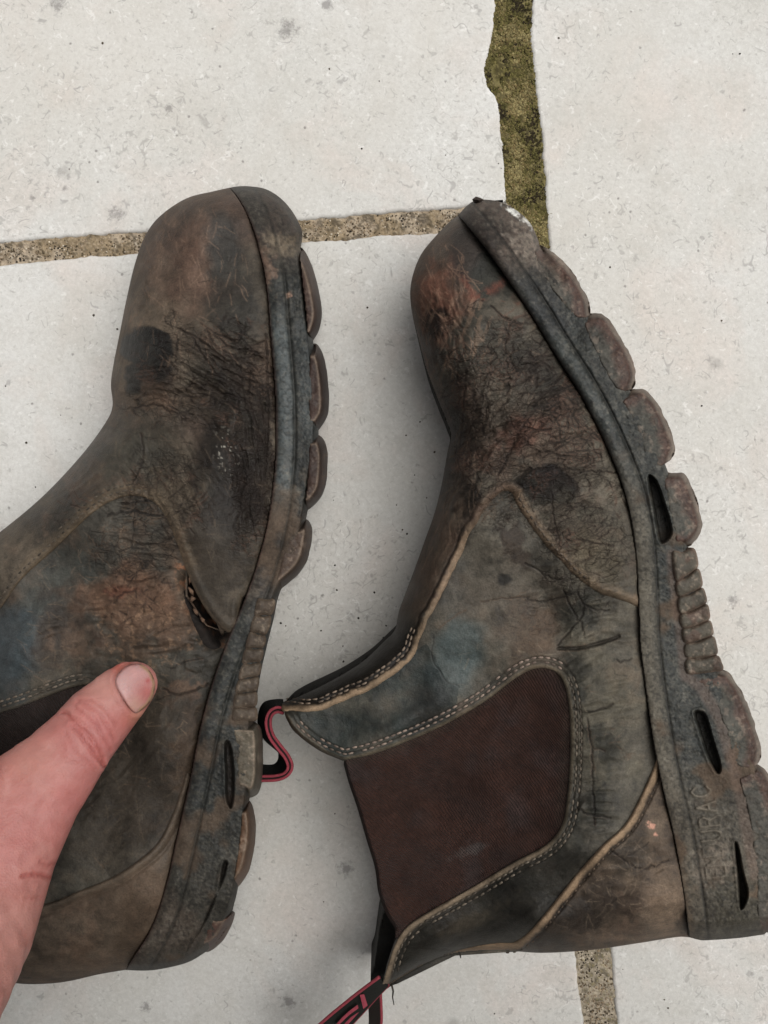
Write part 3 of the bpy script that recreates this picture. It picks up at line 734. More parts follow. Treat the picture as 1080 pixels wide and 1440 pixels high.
for (cu, cv, ru, rv, ea, ra, ac, al, am, sd) in ((740, 600, 110, 150, -25, -28, 11, 60, .0009, 1), (680, 620, 50, 110, 0, -40, 9, 40, .0007, 2), (645, 680, 24, 130, 15, 104, 8, 60, .0007, 3), (820, 790, 70, 70, 0, -20, 10, 40, .0007, 4), (830, 880, 50, 60, 0, -18, 12, 60, .0009, 5), (840, 1050, 46, 120, 0, -8, 13, 46, .0007, 6), (620, 470, 40, 70, 0, 75, 9, 50, .0005, 7), (870, 1230, 80, 60, 0, -20, 14, 50, .0005, 8), (690, 1270, 110, 40, -25, -30, 13, 60, .0004, 9)):
    H = H + w4 * am * (ridges(U, V, ra, ac, al, 800 + sd) - .55) * ell(R, cu, cv, ru, rv, ea, .4, .3)
R.H = H

# creases
rng = np.random.default_rng(5)
A = np.zeros(U.shape); Af = np.zeros(U.shape)
walk_cracks(g, A, rng, 16, 740, 510, 50, 75, -30, -26, 11, 24, 90, 1.7, .0009)
walk_cracks(g, A, rng, 22, 775, 620, 60, 90, -35, -24, 14, 26, 100, 1.75, .00095)
walk_cracks(g, A, rng, 18, 690, 620, 45, 80, 0, -35, 32, 12, 46, 1.1, .00045)
walk_cracks(g, A, rng, 26, 650, 640, 18, 70, 10, 88, 14, 20, 60, 1.0, .0004)
walk_cracks(g, A, rng, 24, 840, 620, 20, 90, -28, 60, 18, 14, 40, 1.2, .0006)
walk_cracks(g, A, rng, 16, 800, 700, 70, 25, 0, -12, 24, 16, 50, 1.1, .0005)
walk_cracks(g, A, rng, 12, 830, 780, 50, 40, 0, -20, 30, 10, 40, 1.0, .00038)
walk_cracks(g, A, rng, 9, 800, 850, 50, 45, 0, -30, 45, 12, 40, 1.1, .00045)
walk_cracks(g, A, rng, 26, 620, 460, 26, 50, 0, 80, 14, 14, 50, 1.0, .0004)
walk_cracks(g, A, rng, 30, 850, 1010, 50, 60, 0, -20, 40, 8, 26, 0.9, .00022)
walk_cracks(g, A, rng, 30, 650, 730, 24, 60, 20, -60, 14, 20, 60, 1.0, .0003)
for pts, wd, dp in [
    ([(793, 520), (775, 548), (752, 578), (735, 600), (715, 640), (700, 668)], 1.5, .0008),
    ([(730, 663), (760, 659), (800, 660), (840, 663), (868, 664)], 1.25, .0009),
    ([(715, 562), (690, 590), (668, 612), (650, 640)], 1.3, .0005),
    ([(690, 430), (725, 455), (770, 450)], 1.4, .0006), ([(655, 520), (652, 570), (650, 610), (640, 640)], 1.3, .0006),
    ([(775, 690), (780, 730), (788, 770)], 1.3, .0006), ([(810, 758), (840, 764), (862, 768)], 1.4, .0007),
    ([(738, 792), (762, 806), (785, 815), (805, 815)], 1.2, .0008), ([(742, 842), (765, 846), (795, 838), (812, 832)], 1.15, .0008),
    ([(812, 834), (822, 850), (845, 858), (856, 858)], 1.1, .0008), ([(784, 908), (800, 888), (818, 866), (822, 852)], 1.1, .0008),
    ([(792, 830), (806, 858), (818, 880), (822, 895)], 1.3, .0007), ([(786, 912), (812, 912), (842, 906), (870, 895)], 2.2, .0019), ([(868, 928), (878, 930), (888, 926)], 1.2, .0006),
    ([(806, 996), (826, 1001), (845, 997), (862, 990)], 1.5, .0008), ([(826, 1010), (832, 1060), (834, 1110), (836, 1160)], 1.3, .0006),
    ([(812, 1138), (828, 1144), (858, 1150)], 1.4, .0008), ([(832, 1052), (850, 1056)], 1.2, .0005),
    ([(676, 846), (705, 842), (745, 840)], 1.0, .0004), ([(610, 894), (608, 925), (625, 955), (645, 966)], 1.0, .0003), ([(610, 894), (628, 874), (655, 858)], 1.0, .0002),
    ([(858, 1194), (880, 1212), (905, 1222), (940, 1210)], 1.3, .0006), ([(872, 1205), (895, 1198), (912, 1184)], 1.0, .0004), ([(560, 1330), (640, 1338)], 1.0, .0002)]:
    groove(g, A, jag(pts, 0.9, rng), wd, dp)
# soft net of fine cells over the flex zone
_a = math.radians(-27); _x = U * math.cos(_a) + V * math.sin(_a); _y = -U * math.sin(_a) + V * math.cos(_a)
f1, f2 = worley(_x / 24 + 0.30 * R.warp(20, 71), _y / 13 + 0.30 * R.warp(20, 72), 3)
flex = np.maximum.reduce([ell(R, 735, 600, 110, 150, -25, .4, .3), 0.7 * ell(R, 820, 760, 70, 70, 0, .4, .3), 0.3 * ell(R, 800, 850, 60, 60, 0, .4, .3)])
net = np.exp(-((f2 - f1) / (.05 + .06 * np.clip(R.warp(16, 77) + .4, 0, 1))) ** 2) * flex * sstep(-0.45, 0.25, R.warp(34, 73))
A = np.maximum(A, 0.00075 * net)
f1, f2 = worley(_x / 11 + .3 * R.warp(9, 74), _y / 7.5 + .3 * R.warp(9, 76), 5)
A = np.maximum(A, .00030 * np.exp(-((f2 - f1) / .09) ** 2) * flex * sstep(-.1, .45, R.warp(26, 78)))
f1, f2 = worley(U / 5.2 + 0.3 * R.warp(9, 74), V / 4.6, 4)
A = np.maximum(A, 0.00016 * np.exp(-((f2 - f1) / 0.12) ** 2) * np.clip(flex + 0.15, 0, 1) * sstep(-0.2, 0.4, R.warp(26, 75)))
PL = plates(U / 17 + .5 * R.warp(20, 71), V / 12 + .5 * R.warp(20, 72), 1) * .00030 * np.clip(flex, 0, 1) * np.clip(d / 10, 0, 1)
A *= np.clip(d / 10, 0, 1)
R.crease = np.clip(flex + .12, 0, 1)
R.A = A
Ac = A
A = A - .6 * blur(A, 7) - PL
crk = np.clip(Ac / 0.00045, 0, 1)

# --- colours of the pieces
C = newC(R, S(92, 85, 75), 0.58)
mottled(R, C, 80, S(64, 61, 55), S(108, 100, 88), S(100, 78, 66))
paint(C, ell(R, 625, 360, 70, 55, -30, .5, .3), S(88, 72, 62), .7)
paint(C, ell(R, 612, 418, 38, 46, 0, .5, .5, 20, 6), S(124, 82, 64), .85, .75)
paint(C, ell(R, 600, 475, 20, 50, 8, .5, .7, 14, 7), S(98, 70, 56), .5)
paint(C, ell(R, 665, 360, 34, 40, 20, .4, .35), S(66, 60, 58), .8)
paint(C, ell(R, 690, 395, 34, 30, 40, .3, .45, 20, 4), S(58, 58, 54), .9, .5)
paint(C, ell(R, 612, 455, 12, 26, 0, .4, .8, 10, 5), S(44, 36, 32), .8)
paint(C, ell(R, 600, 490, 15, 40, 10, .4, .9, 10, 8), S(48, 40, 36), .6)
m = np.exp(-(g.dist(jag([(650, 392), (662, 405), (668, 420), (680, 416), (700, 400), (706, 396)], 1.5, rng), 30) / 5.5) ** 2) * sstep(-.5, .1, R.warp(8, 31))
paint(C, m, S(118, 72, 58), .8, .8)
paint(C, ell(R, 720, 620, 90, 60, 20, .6, .6, 18, 9), S(96, 80, 68), .3)
paint(C, ell(R, 735, 610, 36, 18, -35, .5, .6, 10, 10), S(112, 72, 58), .5)
paint(C, ell(R, 770, 530, 40, 60, -20, .4, .4), S(58, 56, 52), .55, .55)
paint(C, ell(R, 742, 560, 30, 26, 0, .4, .4), S(82, 78, 70), .5)
paint(C, ell(R, 768, 682, 46, 26, 8, .15, .25, 26, 11), S(26, 25, 24), .97, .42)
paint(C, ell(R, 800, 735, 70, 46, 20, .6, .4), S(92, 86, 74), .55, .7)
paint(C, ell(R, 838, 790, 40, 34, 20, .6, .4), S(104, 94, 74), .5)
paint(C, sstep(20, 3, g.dist(R_sil1, 40)) * (V > 330), S(104, 82, 66), .45)
paint(C, ell(R, 650, 590, 22, 60, 0, .5, .6, 14, 3), S(60, 44, 36), .6)
paint(C, ell(R, 660, 712, 16, 28, 12, .35, .5, 16, 4), S(44, 36, 31), .85)
paint(C, ell(R, 632, 640, 14, 50, 8, .4, .5, 16, 5), S(48, 38, 33), .7)
paint(C, ell(R, 636, 740, 7, 40, 20, .5, .5, 8, 2), S(128, 110, 94), .5)
paint(C, ell(R, 602, 800, 26, 80, 24, .6, .5, 14, 12), S(92, 72, 58), .6)
paint(C, sstep(850, 900, V) * sstep(640, 590, U), S(42, 38, 35), .92, .5)
scr = sstep(.42, .62, fbm(U * 1.0 + V * .35, V * 0.28, 7, 3, 55)) * ell(R, 640, 490, 60, 90, 0, .5, .4)
paint(C, scr, S(150, 122, 100), .35, .8)
paint(C, crk, CRK * np.array([1.25, 1.05, .95]), .62, .8)
rim = sstep(1, .15, crk) * sstep(.02, .2, crk)
paint(C, rim * sstep(0, .5, R.warp(40, 21)), S(118, 78, 62), .35)
def scuffs(Bt, C, rng, n, cu, cv, ru, rv, ang, spread, colr, al, L0=8, L1=30, w=.75):
    m = np.zeros(Bt.g.U.shape)
    for _ in range(n):
        r = math.sqrt(rng.random()); a = rng.random() * 6.283; u = cu + ru * r * math.cos(a); v = cv + rv * r * math.sin(a)
        t = math.radians(ang + rng.normal() * spread); l = rng.uniform(L0, L1); k = rng.normal() * .25
        pts = [(u, v), (u + l / 2 * math.cos(t), v + l / 2 * math.sin(t)), (u + l / 2 * (math.cos(t) + math.cos(t + k)), v + l / 2 * (math.sin(t) + math.sin(t + k)))]
        groove(Bt.g, m, pts, w * rng.uniform(.7, 1.3), rng.uniform(.3, 1))
    paint(C, m, colr, al, .8)
scuffs(R, C, rng, 120, 625, 430, 45, 90, 75, 25, S(150, 118, 98), .6)
scuffs(R, C, rng, 90, 700, 560, 90, 120, 100, 50, S(128, 108, 92), .45, 6, 22)
scuffs(R, C, rng, 70, 640, 700, 40, 120, 105, 15, S(136, 114, 96), .5, 10, 40)
scuffs(R, C, rng, 60, 690, 360, 40, 50, 60, 50, S(30, 27, 25), .6, 5, 16)
C_vamp = C

C = newC(R, S(88, 83, 75), 0.6)
mottled(R, C, 180, S(62, 60, 56), S(106, 99, 88), S(100, 82, 66))
paint(C, ell(R, 700, 850, 70, 60, -20, .6, .5), S(104, 92, 80), .4)
paint(C, ell(R, 755, 900, 40, 46, 20, .6, .5), S(92, 72, 56), .6)
paint(C, ell(R, 640, 925, 40, 52, 10, .35, .25, 40, 13), lin(76, 87, 88, K), .7, .38)
paint(C, (g.inside([(390, 990), (560, 930), (600, 905), (612, 925), (628, 958), (645, 968), (640, 1010), (560, 1050), (480, 1075)]) * 1.0) * np.clip(.75 + .4 * R.warp(30, 99), 0, 1), lin(30, 42, 43, K), .75, .4)
paint(C, ell(R, 600, 985, 26, 50, 10, .6, .5), S(42, 44, 44), .6)
paint(C, ell(R, 708, 815, 9, 9, 0, .3, .3, 12, 14), S(46, 43, 40), .9)
paint(C, ell(R, 720, 765, 16, 34, -25, .4, .6, 14, 15), S(58, 46, 38), .75)
paint(C, ell(R, 845, 1000, 45, 130, -5, .6, .5, 30, 16), S(98, 92, 78), .55, .68)
for (a, b, c_, d_) in [(812, 935, 20, 26), (835, 1030, 14, 18), (815, 975, 10, 14), (852, 1060, 16, 30), (838, 1130, 12, 30), (805, 1150, 12, 40), (780, 1190, 40, 20), (820, 860, 30, 30), (700, 1240, 60, 18)]:
    paint(C, ell(R, a, b, c_, d_, 0, .5, .6, 16, int(a)), S(54, 54, 49), .7)
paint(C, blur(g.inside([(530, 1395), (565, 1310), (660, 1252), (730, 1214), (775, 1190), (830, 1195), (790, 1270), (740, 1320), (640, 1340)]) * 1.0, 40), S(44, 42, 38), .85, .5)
paint(C, ell(R, 670, 1290, 50, 10, -25, .6, .8, 16, 3), S(92, 82, 68), .3)
paint(C, crk, CRK, .6, .8)
paint(C, rim * sstep(0.1, .5, R.warp(40, 22)), S(112, 88, 70), .4)
scuffs(R, C, rng, 130, 760, 980, 130, 160, 40, 70, S(132, 122, 106), .4, 5, 22)
scuffs(R, C, rng, 90, 780, 950, 120, 200, 20, 70, S(40, 37, 33), .5, 4, 16)
C_quarter = C

C = newC(R, S(92, 78, 66), 0.62)
mottled(R, C, 280, S(56, 48, 42), S(116, 100, 84), S(108, 84, 68))
paint(C, ell(R, 880, 1200, 30, 30, 0, .5, .5, 20, 3), S(60, 54, 48), .7)
paint(C, ell(R, 805, 1290, 70, 30, -20, .5, .5, 26, 4), S(54, 46, 40), .75)
paint(C, ell(R, 900, 1265, 40, 18, -10, .5, .6, 16, 5), S(62, 50, 42), .6)
paint(C, ell(R, 935, 1270, 24, 40, 0, .5, .5, 20, 6), S(124, 104, 86), .6)
paint(C, ell(R, 915, 1160, 5, 5, 0, .3, .8, 5, 7), S(178, 130, 110), .9)
paint(C, ell(R, 922, 1171, 3, 3, 0, .3, .8, 5, 7), S(178, 130, 110), .9)
paint(C, ell(R, 620, 1356, 90, 8, -12, .5, .5, 20, 9), S(116, 100, 82), .5)
paint(C, crk, CRK, .6, .8)
scuffs(R, C, rng, 120, 860, 1260, 110, 70, 0, 60, S(140, 122, 104), .4, 5, 24)
C_counter = C

C = newC(R, lin(58, 38, 31, K), 0.95)
n = R.warp(60, 330)
paint(C, sstep(0, .7, n), S(52, 34, 29), .6); paint(C, sstep(0.1, .8, -n), S(62, 50, 50), .5)
paint(C, sstep(14, 2, g.dist(cr([(482, 1070), (560, 1050), (640, 1012), (730, 950), (765, 940), (790, 950), (798, 1000), (790, 1160)], 6), 20)), S(62, 46, 36), .6)
paint(C, ell(R, 662, 1196, 26, 6, -22, .6, .6, 10, 3), S(88, 80, 78), .45)
C_gore = C

# --- geometry of the right boot
dall = np.where(o_in, g.dist(R.outline, 60, True), 0)
Zlo = H * (1 - rnd_edge(dall, 42)) + 0.002 * rnd_edge(dall, 42)
def inset(poly, k):
    P = resample(list(poly) + [poly[0]], 2.0)[:-1]
    T = np.roll(P, -1, 0) - np.roll(P, 1, 0); T /= np.hypot(T[:, 0], T[:, 1])[:, None] + 1e-9
    ar = 0.5 * np.sum(P[:, 0] * np.roll(P[:, 1], -1) - np.roll(P[:, 0], -1) * P[:, 1])
    nn = np.c_[-T[:, 1], T[:, 0]] * (1 if ar > 0 else -1)
    return [tuple(p) for p in P + nn * k]
body_poly = R_sil1 + cr([(397, 989), (402, 1000), (430, 1012)], 4)[1:] + cr([(430, 1012), (490, 1050), (505, 1075)], 4)[1:] + cr([(505, 1075), (530, 1150), (548, 1230), (565, 1290)], 4)[1:] + cr([(565, 1290), (556, 1340), (540, 1388)], 4)[1:] + R_sil2[2:-1] + [(975, 1316), (968, 1250), (956, 1180), (940, 1110), (926, 1040), (916, 970), (908, 905), (906, 850), (900, 770), (888, 700), (866, 640), (828, 560), (783, 486), (743, 420), (698, 356), (668, 320), (650, 304)]
body_poly = inset(body_poly, 2.0)
bin_ = g.inside(body_poly)
dbody = np.where(bin_, g.dist(body_poly, 60, True), 0)
Zlo = H * (1 - rnd_edge(dbody, 42)) + 0.002 * rnd_edge(dbody, 42)
panel('upper_lining', g, body_poly, H - 0.0006, newC(R, S(36, 33, 31), .8), M_LEATHER, R.root, ins=bin_, stride=2, under=(Zlo, H))

R_apex = (708, 690)
R_vedge1 = cr([(397, 1000), (450, 1000), (500, 981), (545, 956), (578, 928), (590, 900), (616, 845), (640, 800), (660, 757), (682, 720), (700, 698), (712, 693), (722, 700)], 8)
R_vedge1 = wavy(R_vedge1, 2.6, 501)
R_vedge2 = cr([(722, 700), (740, 728), (768, 768), (800, 803), (838, 832), (875, 846), (893, 852), (901, 858)], 8)
R_vedge2 = wavy(R_vedge2, 2.4, 502)
fe_up = [p for p in R.feather if p[1] < 856]
vamp_poly = fe_up + R_vedge2[::-1] + R_vedge1[::-1][1:] + [(395, 995)] + R_sil1[::-1][:-1]
vin = g.inside(vamp_poly)
dv = np.where(vin, g.dist(R_vedge1 + R_vedge2, 30), 0)
ZT = H.copy()
Zv = H + 0.0008 + 0.0019 * rnd_edge(dv, 5) - A * 0.95
Zv += 0.0009 * np.exp(-((dv - 9) / 5) ** 2) * (V < 870)
Cv = C_vamp.copy()
e1 = np.where(vin, g.dist(R_vedge1, 30), 0)
fade = sstep(700, 760, V)
paint(Cv, np.where(vin, sstep(12, 6, e1 + 3.5 * R.warp(9, 91)), 0) * fade * (.55 + .45 * sstep(860, 930, V)), S(150, 126, 100), .85, .85)
paint(Cv, np.where(vin, np.exp(-((e1 - 12.5) / 2.2) ** 2), 0) * fade, S(40, 32, 27), .8)
paint(Cv, np.where(vin, sstep(18, 4, np.where(vin, g.dist(R_vedge1 + R_vedge2, 30), 0)), 0) * sstep(760, 690, V), S(112, 84, 66), .55)
e2 = np.where(vin, g.dist(R_vedge2, 30), 0)
paint(Cv, np.where(vin, sstep(20, 6, e2 + 4 * R.warp(8, 92)), 0), S(122, 102, 80), .6)
Zv -= np.where(vin, 0.0007 * np.exp(-((e1 - 12.5) / 2.0) ** 2), 0) * fade
panel('vamp', g, vamp_poly, Zv, Cv, M_LEATHER, R.root, skirt=Zv - 0.0024, ins=vin, crease=R.crease)

R_gore_top = cr([(482, 1070), (520, 1062), (560, 1048), (620, 1022), (680, 988), (728, 952), (757, 940), (782, 946), (796, 970), (802, 1020), (801, 1080), (797, 1125), (790, 1160), (768, 1188), (720, 1214), (660, 1250), (600, 1284), (570, 1306), (552, 1336), (536, 1391)], 8)
R_cedge = cr([(536, 1393), (560, 1377), (600, 1354), (640, 1338), (672, 1330), (700, 1326), (722, 1325), (742, 1312), (765, 1286), (792, 1252), (820, 1218), (850, 1186), (878, 1160), (898, 1125), (912, 1095), (924, 1066)], 8)
quarter_poly = [(402, 1010)] + R_flap[1:] + R_gore_top[1:] + [(560, 1383), (640, 1344), (730, 1338), (800, 1300), (880, 1200), (925, 1125), (935, 1112)] + [p for p in R.feather[::-1] if 830 < p[1] < 1105] + [(880, 830), (838, 814), (780, 762), (740, 710), (712, 682), (690, 690), (640, 780), (600, 860), (578, 905), (545, 940), (500, 965), (440, 985), (397, 992)]
qin = g.inside(quarter_poly)
dq = np.where(qin, g.dist(R_flap + R_gore_top, 40), 0)
Zq = H + 0.0002 + 0.0014 * rnd_edge(dq, 4.5) - A * 0.9
Zq -= np.where(qin, 0.0005 * np.exp(-((dq - 9) / 1.6) ** 2) + 0.0005 * np.exp(-((dq - 15.5) / 1.6) ** 2), 0)
Cq = C_quarter.copy()
paint(Cq, np.where(qin, sstep(7, 2, dq), 0), S(112, 98, 78), .55, .85)
paint(Cq, np.where(qin, np.exp(-((dq - 9) / 2.2) ** 2) + np.exp(-((dq - 15.5) / 2.2) ** 2), 0), S(50, 46, 40), .5)
lowg = sstep(1150, 1230, V) * sstep(800, 760, U)
paint(Cq, np.where(qin, sstep(11, 5, dq), 0) * lowg, S(136, 118, 98), .7, .85)
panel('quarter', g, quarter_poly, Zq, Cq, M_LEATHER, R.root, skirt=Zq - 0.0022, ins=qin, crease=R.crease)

gore_poly = [(484, 1066)] + R_gedge[1:] + [(556, 1320), (580, 1312), (620, 1286), (680, 1252), (740, 1216), (790, 1180), (806, 1130), (810, 1030), (802, 960), (780, 936), (750, 932), (700, 966), (620, 1012), (540, 1048)]
gin = g.inside(gore_poly)
dg_ = np.where(gin, g.dist(R_gedge, 30), 0)
Zg = H - 0.0001 + 0.00030 * R.warp(40, 95) - 0.0012 * (1 - rnd_edge(dg_, 5))
panel('elastic_gore', g, gore_poly, Zg, C_gore, M_GORE, R.root, skirt=Zg - 0.0018, ins=gin)

counter_poly = R_cedge + [(930, 1095)] + [p for p in R.feather if p[1] > 1100] + R_sil2[::-1][1:]
cin = g.inside(counter_poly)
dc = np.where(cin, g.dist(R_cedge, 40), 0)
Zc_ = H + 0.0008 + 0.0018 * rnd_edge(dc, 4) + 0.0010 * np.exp(-((dc - 5) / 4.5) ** 2) - 0.0009 * np.exp(-((dc - 14) / 2.2) ** 2) - A * 0.8
Cc = C_counter.copy()
paint(Cc, np.where(cin, sstep(13, 8, dc + 2.5 * R.warp(10, 97)), 0), S(142, 118, 92), .85, .8)
paint(Cc, np.where(cin, np.exp(-((dc - 13.5) / 2.0) ** 2), 0), S(44, 36, 30), .7)
panel('heel_counter', g, counter_poly, Zc_, Cc, M_LEATHER, R.root, skirt=Zc_ - 0.0024, ins=cin, crease=R.crease)

# far side of the shaft showing in the opening
far_poly = cr([(585, 1230), (553, 1268), (541, 1282), (534, 1308), (530, 1335), (526, 1362), (521, 1380), (530, 1398), (560, 1380), (640, 1330), (640, 1260)], 6, True)
fin = g.inside(far_poly)
panel('shaft_far_side', g, far_poly, 0.034 + 0.0006 * R.warp(40, 98), newC(R, S(40, 38, 34), .6), M_LEATHER, R.root, skirt=0.004, ins=fin, stride=2)

# sole
zs = rbf(U, V, [(690, 310, .088), (760, 400, .093), (850, 560, .097), (930, 720, .098), (950, 900, .096), (980, 1050, .098), (1040, 1250, .097), (980, 1320, .094)], 90); zs = blur(zs, 4)
tail = sstep(0, 26, g.dist(cr([(1075, 1314), (1040, 1319), (1000, 1322), (969, 1318)], 6), 40)); toe = rnd_edge(g.dist(R_root[:44], 70), 60)
zs = zs - 0.020 * (1 - np.sqrt(np.clip(tail, 0, 1))) - 0.030 * (1 - toe)
slotsR = [[(910, 671), (923, 674), (936, 708), (946, 745), (940, 760), (927, 763), (919, 725)], [(975, 1001), (992, 1003), (1004, 1040), (1015, 1078), (1009, 1089), (997, 1072), (984, 1035)], [(1032, 1186), (1039, 1190), (1046, 1225), (1053, 1255), (1048, 1274), (1040, 1278), (1036, 1240)]]
Zs = sole_height(R, R.feather, R_root, zs, 0.012, 8, slotsR, False)
let = stroke_letters(R, Zs, [('C', 986, 1114, 0.00095), ('A', 993, 1135, 0.00095), ('R', 997, 1155, 0.00095), ('U', 1000, 1175, 0.00085), ('D', 1002, 1194, 0.00057), ('N', 1004, 1211, 0.00057), ('E', 1007, 1227, 0.00066)])
Zs = Zs + let
C = newC(R, S(60, 62, 60), 0.5)
n1 = R.warp(40, 400); n2 = R.warp(9, 401)
paint(C, sstep(0, .6, n1 + .5 * n2), S(56, 60, 60), .6); paint(C, sstep(.2, .8, n2), S(108, 104, 96), .35)
paint(C, sstep(24, 18, R.s) * sstep(2, 8, R.s), S(70, 74, 74), .7, .42)
paint(C, sstep(430, 340, V), S(92, 78, 70), .9, .65); paint(C, ell(R, 680, 318, 34, 26, 40, .4, .4), S(62, 54, 50), .8)
paint(C, ell(R, 770, 430, 24, 46, -32, .4, .4), S(54, 56, 58), .8)
paint(C, ell(R, 722, 298, 14, 5, 35, .4, 1.0, 5, 8), S(205, 205, 205), .9, .7); paint(C, ell(R, 742, 312, 14, 4, 45, .4, 1.1, 5, 9), S(190, 188, 186), .8, .7)
paint(C, ell(R, 740, 345, 30, 14, 45, .5, 1.0, 6, 10), S(150, 138, 128), .4)
paint(C, sstep(600, 760, V) * sstep(34, 14, R.s), S(98, 91, 80), .85, .7)
paint(C, sstep(1040, 1160, V), S(92, 84, 74), .7, .7)
paint(C, sstep(1200, 1260, V) * sstep(30, 50, R.s), S(72, 68, 58), .6)
paint(C, ell(R, 1005, 1215, 26, 22, 0, .5, .7, 8, 11), S(126, 112, 100), .55)
paint(C, sstep(1100, 1250, V) * sstep(14, 4, R.s), S(110, 94, 78), .6)
paint(C, sstep(.35, .75, R.warp(5, 402) + .4 * R.warp(14, 403)), S(148, 142, 132), .16, .8)
paint(C, sstep(.1, .6, fbm(U, V, 3.2, 2, 404)), S(120, 114, 104), .16, .8)
paint(C, sstep(.1, .6, fbm(U, V, 3.4, 2, 405)), S(34, 34, 34), .4, .6)
paint(C, sstep(.1, .6, R.warp(50, 406)) * sstep(560, 800, V), S(98, 80, 64), .75, .8)
paint(C, np.clip(let / .0009, 0, 1), S(128, 118, 106), .45)
paint(C, sstep(11, 3, np.abs(np.where(g.inside(R.sole_poly), g.dist([(945, 780), (950, 830), (958, 890), (964, 950), (985, 965), (1012, 1010), (1040, 1110), (1062, 1230)], 20), 20) - 1)) * .6, S(118, 96, 86), .6)
paint(C, np.exp(-(R.s / (3.0 - 1.5 * sstep(600, 740, V))) ** 2), S(44, 36, 32), .8)
paint(C, np.exp(-((R.s - 27) / 2.0) ** 2), S(46, 46, 45), .6)
paint(C, R.slot_m, S(44, 40, 36), .6)
panel('sole', g, R.sole_poly, Zs, C, M_RUBBER, R.root, skirt=0.003, ins=R.sole_in)

lugsR = [
    ([(757, 345), (775, 353), (795, 371), (813, 395), (826, 420), (829, 441)], [(813, 447), (795, 430), (774, 400), (754, 364)]),
    ([(822, 446), (835, 441), (852, 444), (868, 468), (886, 499), (894, 527), (889, 547)], [(868, 546), (851, 521), (836, 490), (824, 462)]),
    ([(874, 556), (893, 547), (909, 550), (925, 568), (940, 600), (949, 628), (943, 647)], [(925, 655), (908, 640), (896, 605), (884, 580)]),
    ([(933, 667), (945, 665), (962, 667), (975, 692), (986, 727), (986, 746), (974, 764), (955, 770)], [(949, 750), (943, 720), (936, 690)]),
    ([(970, 951), (1016, 943), (1035, 960), (1053, 995), (1065, 1030), (1070, 1055), (1067, 1074)], [(1046, 1080), (1032, 1068), (1022, 1030), (1008, 992), (990, 965)]),
    ([(1040, 1086), (1066, 1077), (1083, 1092), (1104, 1140), (1118, 1200), (1121, 1260), (1110, 1295), (1082, 1312)], [(1066, 1290), (1064, 1230), (1056, 1160)])]
R.lug_outer = [a for a, b in lugsR]; R.root_open = R.lug_outer
def col_lug(B, k, d, dd):
    C = newC(B, S(98, 88, 80), 0.6); n = B.warp(24, 420 + k); n2 = B.warp(7, 421)
    if B is R: paint(C, sstep(0, .6, n + .4 * n2), (S(108, 90, 80), S(84, 72, 66), S(88, 86, 78), S(86, 84, 77), S(86, 84, 74), S(98, 80, 68))[k % 6], .8)
    paint(C, sstep(16, 26, dd + 6 * n), S(80, 80, 75), .75)
    paint(C, sstep(.2, .7, n2 + .5 * n) * sstep(26, 14, dd), S(88, 64, 54), .6)
    paint(C, sstep(3, 7, dd) * sstep(24, 12, dd + 8 * n), S(84, 58, 50), .7, .5)
    paint(C, sstep(.1, .6, fbm(B.g.U, B.g.V, 3.4, 2, 405)), S(46, 42, 40), .35)
    paint(C, sstep(7, 2, dd), S(142, 126, 114), .4, .7)
    paint(C, sstep(.3, .8, B.warp(5, 402) + .4 * B.warp(14, 403)), S(160, 140, 126), .25, .8)
    return C
add_lugs(R, [a + b for a, b in lugsR], zs, 0.013, 10, col_lug)
ribL = [(945, 776), (950, 818), (953, 840), (956, 864), (959, 884), (962, 905), (964, 926), (966, 948)]
ribR = [(975, 770), (981, 799), (987, 826), (993, 849), (997, 872), (1002, 894), (1008, 921), (1016, 943)]
ribs = []
for k in range(7):
    a, b, c_, d_ = np.array(ribL[k]), np.array(ribR[k]), np.array(ribR[k + 1]), np.array(ribL[k + 1])
    sh = 0.015
    q = [a + (d_ - a) * sh, (a + b) / 2 + ((c_ + d_) - (a + b)) / 2 * sh + (0, 2.0), b + (c_ - b) * sh, (b + c_) / 2 + (3.0, -1), c_ + (b - c_) * sh, (c_ + d_) / 2 + ((a + b) - (c_ + d_)) / 2 * sh + (0, 2.0), d_ + (a - d_) * sh]
    ribs.append([tuple(x) for x in q])
def col_rib(B, k, d, dd):
    C = newC(B, S(88, 82, 73), 0.6); n = B.warp(16, 440); paint(C, sstep(0, .6, n), S(100, 76, 66), .6); paint(C, sstep(4, 0, d), S(128, 104, 90), .6)
    paint(C, sstep(.3, .8, B.warp(5, 402)), S(150, 132, 118), .4); return C
add_lugs(R, ribs, zs, 0.0, 10, col_rib, 'tread_rib', 0.0006, 0.0014, 4)

# stitching
ZT = np.where(vin, Zv, np.where(cin, Zc_, np.where(qin, Zq, H)))
def offs(pts, k):
    P = resample(pts, 2.0); T = np.gradient(P, axis=0); T /= np.hypot(T[:, 0], T[:, 1])[:, None] + 1e-9
    return [tuple(p) for p in P + np.c_[-T[:, 1], T[:, 0]] * k]
gt_up = R_gore_top[:60]
stitches('stitching', g, ZT, [offs(R_flap[3:], -9) + offs(gt_up, -9)[8:], offs(R_flap[3:], -15.5) + offs(gt_up, -15.5)[8:]], M_THREAD, R.root, colr=S(168, 142, 126))
gt_dn = R_gore_top[60:150]
stitches('stitching', g, ZT, [offs(gt_dn, -9), offs(gt_dn, -15.5)], M_THREAD, R.root, colr=S(120, 106, 90))
fr = [p for p in R_vedge1 if p[1] > 880]
stitches('stitching', g, ZT, [offs(fr, -12.5), offs(fr, -17.5)], M_THREAD, R.root, colr=S(146, 124, 104))
stitches('stitching', g, ZT, [offs(R_vedge2[:40], -8), offs(R_vedge2[:24], -15)], M_THREAD, R.root, lift=-.0003, colr=S(108, 92, 76))
